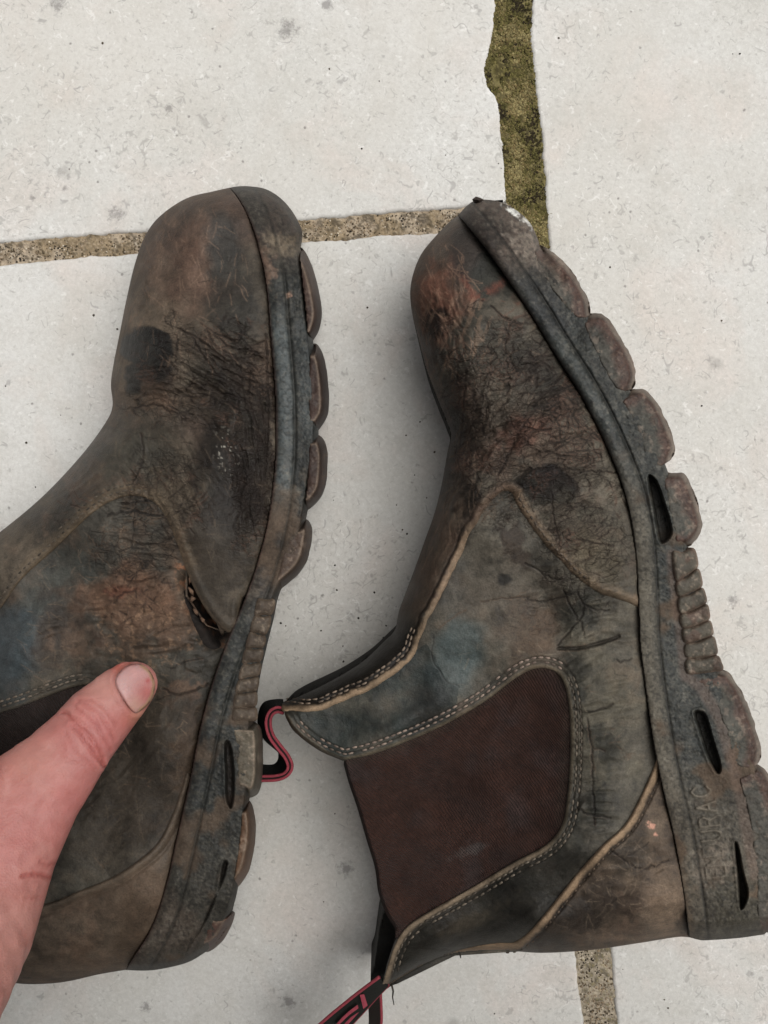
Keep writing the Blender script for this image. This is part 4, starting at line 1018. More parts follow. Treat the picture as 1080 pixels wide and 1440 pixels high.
stitches('stitching', g, ZT, [offs(R_cedge[44:], 13.5)], M_THREAD, R.root, colr=S(104, 84, 66), length=5.2)

# pull loops
def ribbon(name, top, bot, thick, mat, parent, colr, edge_col, edge_r=0.0006, both=True):
    """webbing: a strip between a top and a bottom edge, 3D points, with coloured selvedges"""
    T_, B_ = np.array(top), np.array(bot); n = len(T_)
    tang = np.gradient((T_ + B_) / 2, axis=0); w = T_ - B_; nn = np.cross(tang, w); nn /= np.linalg.norm(nn, axis=1)[:, None] + 1e-12
    h = thick / 2; Vv = np.concatenate([T_ + nn * h, T_ - nn * h, B_ - nn * h, B_ + nn * h]); Fq = []
    for k in range(n - 1):
        for q in range(4):
            r = (q + 1) % 4
            Fq.append((q * n + k, r * n + k, r * n + k + 1, q * n + k + 1))
    Fq += [(0, n, 2 * n, 3 * n), (n - 1, 4 * n - 1, 3 * n - 1, 2 * n - 1)]
    o = link_mesh(name, Vv, Fq, mat, parent, np.tile(np.r_[colr, .85], (4 * n, 1)), smooth=False)
    for P in ([T_ + nn * h, T_ - nn * h] if both else [T_, B_]):
        e = tube('edge_piping', P, edge_r, mat, None, 6, np.r_[edge_col, .8]); e.parent = o
    return o
RED = S(176, 34, 62)
sp = resample(cr([(399, 1000), (390, 998), (381, 1003), (377, 1016), (381, 1034), (392, 1050), (403, 1064), (408, 1078), (402, 1089), (388, 1094), (366, 1095)], 6), 2.0)
bp_ = resample(cr([(398, 986), (388, 986), (372, 990), (365, 1008), (368, 1030), (380, 1045), (392, 1052), (394, 1066), (388, 1076), (376, 1078), (356, 1076)], 6), 2.0)
m_ = 60
def rs(P): 
    s = np.linspace(0, 1, m_); L = np.linspace(0, 1, len(P)); return np.c_[np.interp(s, L, P[:, 0]), np.interp(s, L, P[:, 1])]
sp, bp_ = rs(sp), rs(bp_)
loop = ribbon('pull_loop', [un(p[0], p[1], .064 - .014 * k / m_) for k, p in enumerate(sp)], [un(p[0], p[1], .044 - .014 * k / m_) for k, p in enumerate(bp_)], 0.0017, M_RIBBON, R.root, S(26, 30, 30), RED, 0.0006)
ctr = cr([(541, 1380), (520, 1398), (498, 1418), (470, 1444), (440, 1475), (420, 1500)], 6)
a_ = [un(p[0] - 7.5 - 9 * k / len(ctr), p[1] - 6 - 7 * k / len(ctr), .058 - .016 * k / len(ctr)) for k, p in enumerate(ctr)]
b_ = [un(p[0] + 5 + 13 * k / len(ctr), p[1] + 5 + 7 * k / len(ctr), .051 - .018 * k / len(ctr)) for k, p in enumerate(ctr)]
loop2 = ribbon('pull_loop', a_, b_, 0.0012, M_RIBBON, R.root, S(36, 38, 34), RED, 0.0007, both=False)
ctr2 = cr([(533, 1394), (534, 1415), (534, 1440), (528, 1475), (500, 1500)], 6)
a2 = [un(p[0] + 2, p[1], .042 - .008 * k / len(ctr2)) for k, p in enumerate(ctr2)]; b2 = [un(p[0] - 14, p[1] + 4, .026 - .008 * k / len(ctr2)) for k, p in enumerate(ctr2)]
loop3 = ribbon('pull_loop', a2, b2, 0.0012, M_RIBBON, R.root, S(64, 50, 42), RED, 0.0006, both=False)
# red woven marks on the tab
marks = [[(506, 1399), (512, 1398), (517, 1414), (511, 1419)], [(503, 1413), (504, 1418), (494, 1425), (486, 1432), (478, 1440), (473, 1440), (482, 1430), (492, 1421)], [(505, 1423), (499, 1430), (490, 1440), (484, 1440), (494, 1430)]]
Vv, Tt = [], []
for mk in marks:
    b0 = len(Vv); cu_, cv_ = np.mean(mk, axis=0)
    def tz(u, v):
        k = np.clip((541 - u) / 121, 0, 1); return .0592 - .0168 * k - 0.0004 * ((u - (541 - 121 * k)))* 0
    for dz in (0.0006, -0.002):
        for (u, v) in mk: Vv.append(un(u, v, tz(u, v) + dz))
    n = len(mk); Vv.append(un(cu_, cv_, tz(cu_, cv_) + .0007))
    for q in range(n):
        r = (q + 1) % n; Tt += [(b0 + r, b0 + q, b0 + 2 * n), (b0 + q, b0 + r, b0 + n + r), (b0 + q, b0 + n + r, b0 + n + q)]
mk_ = link_mesh('woven_lettering', Vv, [], M_RIBBON, None, np.tile(np.r_[S(196, 44, 78), .8], (len(Vv), 1)), smooth=False, tris=Tt)
mk_.parent = loop2
# loose thread ends and a crumb of mud on the toe
tube('thread_end', [un(551, 1386, .045), un(553, 1394, .04), un(552, 1402, .026), un(554, 1413, .024)], [.0004, .0004, .0003, .0002], M_THREAD, R.root, 6, np.r_[S(70, 60, 50), .8])
tube('thread_end', [un(645, 1336, .05), un(647, 1342, .046), un(648, 1347, .044)], [.0004, .0004, .0002], M_THREAD, R.root, 6, np.r_[S(50, 44, 38), .8])
crumb = link_mesh('mud_crumb', *(lambda pts: (pts, []))([un(672 + 9 * math.cos(a) * r, 281 + 5 * math.sin(a) * r, .066 + h) for a, r, h in [(0, 1, 0), (1.1, .8, .001), (2.2, 1.1, 0), (3.3, .9, .001), (4.4, 1, 0), (5.4, .7, .001), (0, 0, .004), (0, 0, -.004)]]), M_STONE_BITS, R.root,
                  np.tile(np.r_[S(66, 52, 44), .9], (8, 1)), smooth=False, tris=[(k, (k + 1) % 6, 6) for k in range(6)] + [((k + 1) % 6, k, 7) for k in range(6)])

# ------------------------------------------------------------------ left boot
B = Boot(); B.g = Grid(-345, 240, 478, 1410, 1.3); B.warp = make_warp(B); g = B.g
lb = un(200, 820, 0)
B.root = thing('work_boot', 'dark brown boot on the left under the thumb, its vamp torn open', 'boot', (lb[0], lb[1], 0), 'pair of worn work boots')
U, V = g.U, g.V
B.feather = cr([(322, 264), (335, 280), (351, 310), (364, 350), (374, 400), (380, 470), (386, 540), (388, 600), (386, 660), (377, 730), (362, 790), (344, 842), (320, 900), (300, 955), (282, 1020), (266, 1100), (250, 1170), (234, 1240), (212, 1305), (176, 1364)], 8)
B_root = cr([(322, 264), (335, 262), (352, 262), (374, 266), (395, 279), (413, 300), (425, 326), (423, 348)], 6)[:-1] + \
    cr([(423, 348), (430, 400), (436, 450), (441, 484), (446, 540), (448, 612), (441, 664), (432, 722), (420, 780), (394, 832), (385, 870), (375, 910), (366, 950), (360, 990), (357, 1018), (358, 1060), (354, 1105), (350, 1130), (346, 1180), (338, 1230), (331, 1265), (318, 1306), (295, 1335)], 6)[:-1] + \
    cr([(295, 1335), (265, 1353), (225, 1363), (200, 1365), (176, 1364)], 6)
B.sole_poly = B.feather + B_root[::-1][1:-1]
B_sil1 = cr([(322, 264), (300, 269), (262, 279), (226, 303), (205, 330), (190, 370), (178, 420), (168, 470), (160, 510), (156, 540), (158, 572), (146, 598), (112, 643), (60, 698), (0, 748), (-80, 806), (-170, 858), (-270, 900)], 8)
B_end = cr([(-270, 900), (-290, 960), (-300, 1060), (-296, 1160), (-280, 1262)], 6)
B_sil2 = cr([(-280, 1262), (-200, 1318), (-80, 1364), (0, 1379), (40, 1384), (90, 1381), (140, 1370), (176, 1364)], 8)
B.outline = B_sil1 + B_end[1:] + B_sil2[1:] + B.feather[::-1][1:-1]
ztop = rbf(U, V, [(270, 340, .082), (230, 430, .083), (320, 480, .094), (260, 560, .090), (330, 640, .098), (200, 640, .082), (300, 740, .098), (180, 760, .090), (60, 790, .076), (220, 850, .092), (80, 920, .080), (-60, 880, .066), (-180, 960, .058), (150, 1030, .084), (240, 1050, .093), (0, 1080, .074), (-160, 1120, .062), (120, 1200, .090), (200, 1230, .095), (0, 1260, .082), (-150, 1260, .06), (120, 1340, .086)], 90)
ztop = blur(ztop, 6)
rr = rbf(U, V, [(230, 350, 95), (300, 300, 50), (180, 540, 80), (100, 680, 66), (-80, 820, 55), (-220, 890, 40), (-150, 1320, 50), (40, 1370, 70), (140, 1360, 60)], 60)
zc = rbf(U, V, [(220, 330, .042), (320, 266, .055), (160, 540, .043), (0, 750, .042), (-200, 880, .036), (-150, 1320, .036), (60, 1380, .048), (170, 1364, .060)], 80)
o_in = g.inside(B.outline)
d = np.where(o_in | g.inside(B.sole_poly), np.minimum(g.dist(B_sil1, 130), g.dist(B_sil2, 130)), 0)
H = zc + (ztop - zc) * rnd_edge(d, rr)
s_f = np.where(o_in, g.dist(B.feather, 70), 0)
H -= 0.0024 * (1 - rnd_edge(s_f, 32))
H0 = H; H = blur(H, 4); H = np.where(d < 8, H0 * (1 - d / 8) + H * (d / 8), H)
w4 = np.clip(d / 12, 0, 1)
for a in [(250, 560, 80, 14, -8, -.0020), (290, 520, 70, 12, 30, .0012), (300, 600, 60, 12, 20, -.0012), (200, 510, 30, 34, 0, -.0014), (150, 640, 60, 14, -45, .0016), (250, 700, 50, 60, 0, .0012), (200, 840, 80, 40, 0, -.0018), (30, 900, 40, 60, 20, .0030), (100, 890, 30, 60, 10, -.0020), (225, 950, 14, 40, 30, -.0015), (200, 905, 60, 16, -20, .0016), (150, 1170, 60, 40, -30, -.002), (280, 940, 20, 50, 15, -.0016)]:
    H = bump(H, *a)
H = H + w4 * (0.0007 * B.warp(60, 141) + 0.00022 * B.warp(16, 142))
for (cu, cv, ru, rv, ea, ra, ac, al, am, sd) in ((310, 510, 80, 70, 20, 28, 10, 60, .0010, 11), (355, 640, 26, 140, 0, 88, 8, 60, .0009, 12), (250, 565, 80, 30, 0, 8, 9, 50, .0009, 13), (206, 535, 36, 30, 0, -6, 7, 40, .0006, 14), (220, 680, 80, 60, 0, 60, 10, 40, .0005, 15), (195, 770, 60, 60, 0, 2, 9, 50, .0007, 16), (190, 880, 100, 60, 0, -12, 9, 34, .0008, 17), (130, 700, 80, 60, -40, -45, 12, 50, .0004, 18), (200, 1080, 110, 110, 0, -45, 14, 50, .0003, 19)):
    H = H + w4 * am * (ridges(U, V, ra, ac, al, 800 + sd) - .55) * ell(B, cu, cv, ru, rv, ea, .4, .3)
B.H = H

rng = np.random.default_rng(11)
A = np.zeros(U.shape)
walk_cracks(g, A, rng, 20, 310, 505, 62, 56, 20, 30, 12, 26, 110, 1.75, .00095)
walk_cracks(g, A, rng, 18, 356, 625, 20, 110, 0, 88, 10, 24, 80, 1.5, .0009)
walk_cracks(g, A, rng, 26, 350, 705, 26, 50, 20, -30, 50, 14, 50, 1.3, .0008)
walk_cracks(g, A, rng, 22, 260, 560, 60, 26, 5, 10, 26, 12, 46, 1.05, .0004)
walk_cracks(g, A, rng, 60, 210, 535, 26, 26, 0, -8, 14, 10, 30, 1.0, .00035)
walk_cracks(g, A, rng, 34, 220, 660, 60, 50, 0, 60, 50, 10, 40, 1.0, .00035)
walk_cracks(g, A, rng, 50, 245, 720, 30, 40, 20, -20, 60, 8, 30, 1.1, .00045)
walk_cracks(g, A, rng, 50, 190, 760, 50, 40, 0, 4, 14, 12, 46, 1.0, .00035)
walk_cracks(g, A, rng, 30, 110, 720, 60, 40, -40, 20, 50, 10, 40, 1.0, .0003)
walk_cracks(g, A, rng, 40, 190, 860, 60, 50, 0, -10, 50, 8, 36, 1.1, .0005)
walk_cracks(g, A, rng, 30, 150, 1100, 90, 110, 0, -40, 60, 10, 50, 0.9, .00016)
walk_cracks(g, A, rng, 14, 290, 340, 50, 60, 0, 80, 30, 10, 40, 0.9, .0002)
for pts, wd, dp in [
    ([(250, 462), (282, 478), (305, 500), (330, 508), (358, 500)], 1.5, .0008), ([(268, 470), (300, 520), (330, 545), (368, 560)], 1.5, .0008),
    ([(300, 470), (330, 490), (372, 480)], 1.4, .0006), ([(312, 512), (342, 540), (376, 552)], 1.4, .0007), ([(180, 575), (220, 570), (250, 582), (270, 574)], 1.4, .0006),
    ([(374, 470), (377, 540), (376, 610), (370, 690), (356, 740)], 1.6, .0010), ([(366, 560), (362, 620), (366, 660), (360, 720)], 1.4, .0008),
    ([(330, 700), (350, 696), (368, 690)], 1.25, .0009), ([(340, 720), (360, 705), (378, 690)], 1.6, .0010), ([(362, 690), (366, 710), (374, 722)], 1.6, .001),
    ([(198, 610), (202, 640), (196, 660), (186, 680)], 1.3, .0006), ([(270, 674), (250, 692), (236, 702)], 1.2, .0005), ([(100, 710), (130, 716)], 1.2, .0005),
    ([(152, 725), (172, 721), (196, 720), (210, 725), (228, 725)], 1.7, .0010), ([(172, 708), (196, 706), (214, 704)], 1.4, .0008), ([(190, 706), (189, 730), (185, 770)], 1.1, .0005), ([(168, 776), (184, 770), (200, 772)], 1.3, .0007),
    ([(190, 766), (220, 764), (242, 757)], 1.3, .0006), ([(152, 792), (170, 806), (184, 820)], 1.1, .0004), ([(228, 968), (250, 976), (275, 970), (292, 962)], 1.4, .0008), ([(218, 983), (240, 978)], 1.1, .0004),
    ([(240, 940), (262, 930), (285, 926)], 1.2, .0005), ([(160, 848), (172, 834), (190, 830)], 1.3, .0006)]:
    groove(g, A, jag(pts, 0.9, rng), wd, dp)
_a = math.radians(24); _x = U * math.cos(_a) + V * math.sin(_a); _y = -U * math.sin(_a) + V * math.cos(_a)
f1, f2 = worley(_x / 24 + 0.30 * B.warp(20, 171), _y / 13 + 0.30 * B.warp(20, 172), 23)
flex = np.maximum.reduce([ell(B, 300, 520, 90, 70, 20, .4, .3), ell(B, 355, 640, 30, 130, 0, .4, .3), 0.7 * ell(B, 250, 570, 70, 30, 0, .4, .3), 0.6 * ell(B, 230, 690, 70, 60, 0, .4, .3), .6 * ell(B, 190, 760, 60, 50, 0, .4, .3)])
A = np.maximum(A, 0.00075 * np.exp(-((f2 - f1) / (.05 + .06 * np.clip(B.warp(16, 177) + .4, 0, 1))) ** 2) * flex * sstep(-0.45, 0.25, B.warp(34, 173)))
f1, f2 = worley(_x / 11 + .3 * B.warp(9, 174), _y / 7.5 + .3 * B.warp(9, 176), 25)
A = np.maximum(A, .00030 * np.exp(-((f2 - f1) / .09) ** 2) * flex * sstep(-.1, .45, B.warp(26, 178)))
f1, f2 = worley(U / 5.2 + 0.3 * B.warp(9, 174), V / 4.6, 24)
A = np.maximum(A, 0.00016 * np.exp(-((f2 - f1) / 0.12) ** 2) * np.clip(flex + 0.15, 0, 1) * sstep(-0.2, 0.4, B.warp(26, 175)))
PL = plates(U / 17 + .5 * B.warp(20, 171), V / 12 + .5 * B.warp(20, 172), 2) * .00030 * np.clip(flex, 0, 1) * np.clip(d / 10, 0, 1)
A *= np.clip(d / 10, 0, 1)
B.crease = np.clip(flex + .12, 0, 1)
A_raw = A; A = A - .6 * blur(A, 7) - PL
crk = np.clip(A_raw / 0.00045, 0, 1)
rim = sstep(1, .15, crk) * sstep(.02, .2, crk)

C = newC(B, S(90, 80, 69), 0.6)
mottled(B, C, 580, S(58, 53, 47), S(106, 95, 82), S(98, 76, 62))
paint(C, ell(B, 290, 310, 90, 50, -10, .6, .4, 40, 1), S(92, 72, 62), .75)
paint(C, ell(B, 270, 380, 50, 50, 20, .6, .5, 34, 2), S(104, 76, 62), .6)
paint(C, ell(B, 220, 320, 34, 40, 10, .5, .4), S(66, 54, 47), .7)
paint(C, ell(B, 315, 340, 26, 50, 5, .4, .4, 30, 3), S(64, 64, 63), .8)
paint(C, ell(B, 330, 420, 46, 60, 0, .5, .4), S(54, 53, 50), .75, .52)
paint(C, ell(B, 222, 390, 12, 60, 12, .5, .9, 9, 4), S(112, 92, 78), .6, .8)
paint(C, ell(B, 200, 425, 7, 22, 15, .4, .6, 9, 5), S(46, 38, 33), .8)
paint(C, sstep(30, 6, g.dist(B_sil1, 40)) * (V < 600), S(98, 80, 68), .45)
paint(C, ell(B, 205, 490, 66, 84, 10, .5, .4), S(112, 96, 80), .6)
paint(C, ell(B, 206, 490, 38, 31, 20, .09, .14, 26, 6), S(22, 22, 21), .98, .45)
paint(C, ell(B, 208, 530, 32, 26, 0, .25, .35, 14, 7), S(32, 30, 27), .94, .5)
paint(C, ell(B, 270, 560, 60, 24, 8, .5, .6, 12, 8), S(106, 84, 66), .6)
paint(C, ell(B, 225, 565, 60, 10, -6, .5, .6, 10, 9), S(112, 90, 72), .6)
paint(C, ell(B, 300, 560, 60, 60, 0, .6, .5), S(72, 68, 60), .5)
paint(C, ell(B, 320, 620, 60, 30, 20, .6, .5), S(90, 68, 58), .5)
paint(C, ell(B, 330, 625, 56, 110, 0, .5, .4, 40, 23), S(40, 37, 32), .8, .5)
paint(C, ell(B, 330, 690, 40, 50, 0, .6, .5), S(46, 37, 31), .65)
paint(C, ell(B, 180, 640, 60, 50, -40, .6, .5), S(72, 70, 62), .6)
paint(C, ell(B, 100, 720, 40, 20, -40, .4, .5), S(52, 50, 46), .6)
paint(C, ell(B, 235, 700, 40, 30, 30, .6, .8, 12, 10), S(108, 94, 76), .5)
paint(C, ell(B, 290, 790, 44, 70, -20, .5, .4), S(58, 52, 46), .7)
paint(C, crk, CRK * np.array([1.25, 1.05, .95]), .62, .8)
paint(C, rim * sstep(0, .5, B.warp(40, 121)), S(112, 80, 62), .35)
paint(C, sstep(.74, .86, fbm(U, V, 4, 2, 77)) * ell(B, 318, 640, 14, 30, 0, .5, .4), S(190, 185, 175), .5)
scuffs(B, C, rng, 130, 260, 400, 90, 130, 80, 30, S(136, 110, 92), .45, 6, 26)
scuffs(B, C, rng, 120, 250, 660, 120, 130, 60, 60, S(120, 104, 88), .4, 5, 22)
scuffs(B, C, rng, 90, 290, 560, 90, 200, 60, 60, S(28, 25, 23), .5, 5, 20)
C_vamp = C

C = newC(B, S(80, 76, 69), 0.6)
mottled(B, C, 680, S(58, 55, 50), S(98, 88, 76), S(92, 72, 58))
paint(C, ell(B, 10, 925, 40, 80, 15, .5, .4, 40, 11), lin(74, 83, 87, K), .75, .36)
paint(C, ell(B, 90, 830, 60, 60, 0, .5, .4), S(74, 78, 76), .6, .52)
paint(C, ell(B, 180, 850, 70, 46, 8, .5, .6, 26, 12), S(112, 82, 62), .75, .85)
paint(C, ell(B, 165, 832, 22, 9, 0, .4, .6, 10, 13), S(112, 72, 54), .8, .85)
paint(C, ell(B, 210, 885, 80, 30, -15, .5, .7, 18, 14), S(104, 82, 66), .6, .85)
paint(C, ell(B, 90, 885, 46, 40, 0, .6, .6, 20, 15), S(66, 54, 47), .7)
paint(C, ell(B, 105, 905, 26, 26, 0, .5, .8, 14, 16), S(112, 90, 74), .5)
paint(C, ell(B, 202, 795, 8, 6, -30, .2, .3, 8, 17), S(48, 42, 38), .9)
paint(C, ell(B, 240, 945, 16, 14, 0, .4, .5, 12, 18), S(82, 78, 72), .8)
paint(C, ell(B, 255, 975, 24, 14, -10, .5, .8, 10, 19), S(132, 98, 76), .6)
paint(C, ell(B, 200, 1090, 130, 130, 0, .6, .4, 50, 20), S(60, 51, 42), .8, .6)
paint(C, ell(B, 270, 1060, 26, 60, 14, .6, .7, 14, 21), S(98, 74, 54), .35)
paint(C, np.where(g.dist(cr([(170, 860), (200, 905), (260, 880)], 6), 40) < 40, sstep(.3, .6, B.warp(6, 130)), 0), S(140, 110, 84), .4, .85)
paint(C, crk, CRK, .6, .8)
paint(C, rim * sstep(0, .5, B.warp(40, 122)), S(116, 92, 72), .4)
scuffs(B, C, rng, 200, 170, 900, 150, 160, 10, 60, S(134, 112, 92), .45, 5, 22)
scuffs(B, C, rng, 120, 200, 1080, 100, 140, -50, 40, S(104, 90, 74), .4, 8, 34)
scuffs(B, C, rng, 120, 170, 870, 120, 90, 10, 70, S(36, 30, 26), .5, 4, 16)
C_quarter = C
C = newC(B, S(98, 83, 70), 0.64)
mottled(B, C, 780, S(82, 71, 60), S(104, 91, 78), S(104, 82, 66))
paint(C, ell(B, 195, 1280, 30, 60, 25, .6, .5), S(92, 74, 58), .45)
sc_ = np.exp(-(g.dist([(121, 1268), (118, 1310)], 6) / 1.6) ** 2)
paint(C, sc_, S(112, 96, 80), .5)
C_counter = C
C = newC(B, S(56, 42, 38), 0.92); paint(C, sstep(0, .7, B.warp(60, 331)), S(50, 34, 29), .6)
C_gore = C

body_poly = B_sil1 + B_end[1:] + B_sil2[1:-2] + [(182, 1362), (220, 1305), (243, 1240), (258, 1170), (274, 1100), (290, 1020), (308, 955), (328, 900), (352, 842), (371, 790), (385, 730), (394, 660), (396, 600), (394, 540), (388, 470), (382, 400), (372, 350), (358, 310), (342, 282), (328, 266)]
body_poly = inset(body_poly, 2.0)
bin_ = g.inside(body_poly); dbody = np.where(bin_, g.dist(body_poly, 60, True), 0)
Zlo = H * (1 - rnd_edge(dbody, 42)) + 0.002 * rnd_edge(dbody, 42)
# the tear: the leather under the loose flap is gone, leaving a gap, its shade painted in further down
tear = np.exp(-(g.dist(cr([(268, 812), (284, 842), (300, 868), (312, 890)], 6), 40) / 12.0) ** 2) * o_in
Hb = H - 0.0006 - 0.0140 * tear
Cb = newC(B, S(40, 33, 29), .8)
paint(Cb, sstep(.2, .5, B.warp(7, 150)) * tear, S(136, 92, 62), .7, .9)
panel('upper_lining', g, body_poly, Hb, Cb, M_LEATHER, B.root, ins=bin_, stride=2, under=(Zlo, H))

B_vedge = cr([(-286, 1010), (-200, 990), (-100, 932), (-40, 890), (0, 857), (30, 816), (80, 770), (128, 724), (160, 704), (190, 698), (215, 706), (233, 728), (248, 764), (261, 800), (275, 832), (294, 864), (312, 884)], 8)
B_tip = cr([(312, 884), (322, 890), (333, 886), (339, 872), (337, 858), (341, 842)], 5)
vamp_poly = [p for p in B.feather if p[1] < 842] + B_tip[::-1] + B_vedge[::-1][1:] + [(-288, 960)] + B_sil1[::-1][:-1]
vin = g.inside(vamp_poly)
dv = np.where(vin, g.dist(B_vedge + B_tip, 30), 0)
loose = np.exp(-(((U - 325) / 30) ** 2 + ((V - 880) / 44) ** 2))
Zv = H + 0.0008 + 0.0019 * rnd_edge(dv, 5) - A * 0.95 + 0.0045 * loose + 0.0008 * np.exp(-((dv - 9) / 5) ** 2)
Cv = C_vamp.copy()
paint(Cv, np.where(vin, sstep(5, 2, dv), 0), S(112, 96, 78), .7, .85)
edg = np.where(vin, sstep(24, 8, dv + 4 * B.warp(8, 192)), 0) * sstep(830, 770, V)
paint(Cv, edg, S(112, 96, 76), .55)
panel('vamp', g, vamp_poly, Zv, Cv, M_LEATHER, B.root, skirt=Zv - 0.0026, ins=vin, crease=B.crease)

B_gore = cr([(-300, 1050), (-200, 1046), (-100, 1024), (0, 1003), (60, 982), (105, 966), (132, 966), (138, 986), (116, 1030), (78, 1090), (28, 1150), (-40, 1195), (-120, 1225), (-200, 1246), (-300, 1250)], 8)
B_cedge = cr([(-284, 1300), (-200, 1302), (-60, 1300), (60, 1272), (110, 1253), (160, 1232), (196, 1208), (222, 1184), (240, 1150), (252, 1118), (262, 1084)], 8)
quarter_poly = B_gore + [(-296, 1262), (-284, 1310), (-200, 1325), (-60, 1322), (60, 1292), (120, 1268), (200, 1230), (236, 1196), (256, 1140)] + [p for p in B.feather[::-1] if 880 < p[1] < 1120] + [(318, 890), (290, 880), (262, 838), (262, 800), (240, 720), (215, 694), (190, 686), (150, 696), (70, 762), (20, 806), (-10, 848), (-100, 920), (-200, 975), (-290, 995)]
qin = g.inside(quarter_poly)
dq = np.where(qin, g.dist(B_gore, 40), 0)
fray = np.where(qin, g.dist(cr([(262, 800), (270, 832), (284, 868), (306, 895)], 6), 40), 40)
Zq = H + 0.0002 + 0.0014 * rnd_edge(dq, 4.5) - A * 0.9 - 0.0120 * np.exp(-(np.where(qin, g.dist(cr([(271, 818), (286, 860), (302, 894)], 6), 40), 40) / 15.0) ** 2)
Zq -= np.where(qin, 0.0005 * np.exp(-((dq - 9) / 1.6) ** 2) + 0.0005 * np.exp(-((dq - 15.5) / 1.6) ** 2), 0)
Zq += 0.0005 * np.clip(B.warp(7, 151) + B.warp(16, 152), -1, 1) * ell(B, 190, 870, 90, 60, 0, .5, .4)
Zq += 0.0007 * ell(B, 240, 946, 15, 12, 0, .3, .4, 12, 18) + 0.0006 * ell(B, 275, 935, 14, 10, 0, .3, .5, 12, 28)
Cq = C_quarter.copy()
paint(Cq, np.where(qin, sstep(7, 2, dq), 0), S(98, 88, 74), .5, .85)
paint(Cq, sstep(24, 6, fray) * sstep(.05, .4, B.warp(7, 150)), S(142, 96, 64), .7, .9)
paint(Cq, sstep(17, 8, np.where(qin, g.dist(cr([(280, 826), (296, 862), (308, 890)], 6), 40), 40) + 4 * B.warp(8, 193)), S(30, 22, 18), .92, .9)  # shade in the gap beside the flap, painted onto the sunken leather
panel('quarter', g, quarter_poly, Zq, Cq, M_LEATHER, B.root, skirt=Zq - 0.0022, ins=qin, crease=B.crease)
gore_poly = inset(B_gore, -5)
gin = g.inside(gore_poly)
panel('elastic_gore', g, gore_poly, H - 0.0001 + 0.00025 * B.warp(40, 195), C_gore, M_GORE, B.root, ins=gin)
counter_poly = B_cedge + [(268, 1092)] + [p for p in B.feather if p[1] > 1095] + B_sil2[::-1][1:]
cin = g.inside(counter_poly)
dc = np.where(cin, g.dist(B_cedge, 40), 0)
Zc_ = H + 0.0008 + 0.0016 * rnd_edge(dc, 5) + 0.0009 * np.exp(-((dc - 5) / 5) ** 2) - 0.0007 * np.exp(-((dc - 14) / 3) ** 2) - A * 0.8
Cc = C_counter.copy(); paint(Cc, np.where(cin, sstep(12, 6, dc), 0), S(98, 86, 74), .5)
panel('heel_counter', g, counter_poly, Zc_, Cc, M_LEATHER, B.root, skirt=Zc_ - 0.0024, ins=cin, crease=B.crease)
# the narrow strip left hanging from the tear
tube('torn_strip', [un(309, 868, .0935), un(309, 876, .0928), un(312, 885, .091), (un(313, 893, .088))], [.0006, .0011, .0010, .0005], M_LEATHER, B.root, 8, np.r_[S(120, 100, 80), .85], .5)

for (u0, v0, u1, v1) in ((265, 826, 272, 838), (270, 838, 268, 848), (266, 842, 276, 842), (272, 856, 278, 866), (282, 868, 287, 877), (268, 806, 266, 822)):
    tube('torn_fibre', [un(u0, v0, float(g.sample(H, u0, v0)) + .0002), un((u0 + u1) / 2 + 1, (v0 + v1) / 2, float(g.sample(H, u0, v0)) + .0012), un(u1, v1, float(g.sample(H, u1, v1)) - .001)], [.0004, .0007, .0002], M_LEATHER, B.root, 6, np.r_[S(118, 86, 62), .9], .35)
zs = rbf(U, V, [(360, 300, .088), (400, 400, .095), (415, 560, .098), (400, 720, .098), (350, 900, .097), (310, 1050, .098), (290, 1200, .097), (220, 1340, .092)], 90); zs = blur(zs, 4)
toe = rnd_edge(g.dist(B_root[:42], 80), 64); tail = rnd_edge(g.dist(cr([(318, 1306), (295, 1335), (265, 1353), (225, 1363), (176, 1364)], 6), 60), 46)
zs = zs - 0.034 * (1 - toe) - 0.024 * (1 - tail)
slotsB = [[(315, 1044), (325, 1046), (330, 1080), (330, 1120), (325, 1138), (317, 1124), (316, 1085)], [(313, 1213), (321, 1214), (312, 1245), (297, 1268), (281, 1304), (262, 1336), (268, 1330), (290, 1296), (304, 1262)]]
Zs = sole_height(B, B.feather, B_root, zs, 0.046, 9, slotsB, True)
C = newC(B, S(54, 56, 55), 0.5)
n1 = B.warp(40, 400); n2 = B.warp(9, 401)
paint(C, sstep(0, .6, n1 + .5 * n2), S(50, 53, 53), .6); paint(C, sstep(.3, .8, n2), S(92, 88, 80), .3)
paint(C, sstep(30, 20, B.s) * sstep(2, 8, B.s) * sstep(420, 470, V) * sstep(760, 690, V), S(86, 93, 96), .75, .4)
paint(C, sstep(30, 40, B.s) * sstep(430, 470, V) * sstep(640, 600, V), S(66, 71, 73), .8, .45)
paint(C, sstep(400, 340, V), S(74, 62, 55), .85, .6); paint(C, ell(B, 400, 345, 30, 14, 0, .5, .7, 12, 3), S(124, 110, 92), .6)
paint(C, ell(B, 350, 295, 20, 40, -30, .5, .4), S(58, 56, 52), .7)
paint(C, ell(B, 373, 380, 10, 30, -5, .5, .8, 10, 4), S(126, 100, 84), .7)
paint(C, ell(B, 407, 415, 5, 4, 30, .4, .6, 6, 5), S(160, 124, 104), .9)
paint(C, sstep(620, 700, V) * sstep(880, 800, V) * sstep(-.1, .5, n2 + n1), S(112, 100, 88), .55, .75)
paint(C, sstep(690, 740, V) * sstep(880, 820, V), S(74, 62, 54), .6)
paint(C, sstep(1100, 1260, V), S(74, 69, 62), .6, .65)
paint(C, ell(B, 240, 1310, 60, 40, -30, .5, .5), S(88, 74, 64), .5)
paint(C, sstep(.35, .75, B.warp(5, 402) + .4 * B.warp(14, 403)), S(140, 134, 124), .14, .8)
paint(C, sstep(.1, .6, fbm(U, V, 3.2, 2, 404)), S(112, 106, 96), .15, .8)
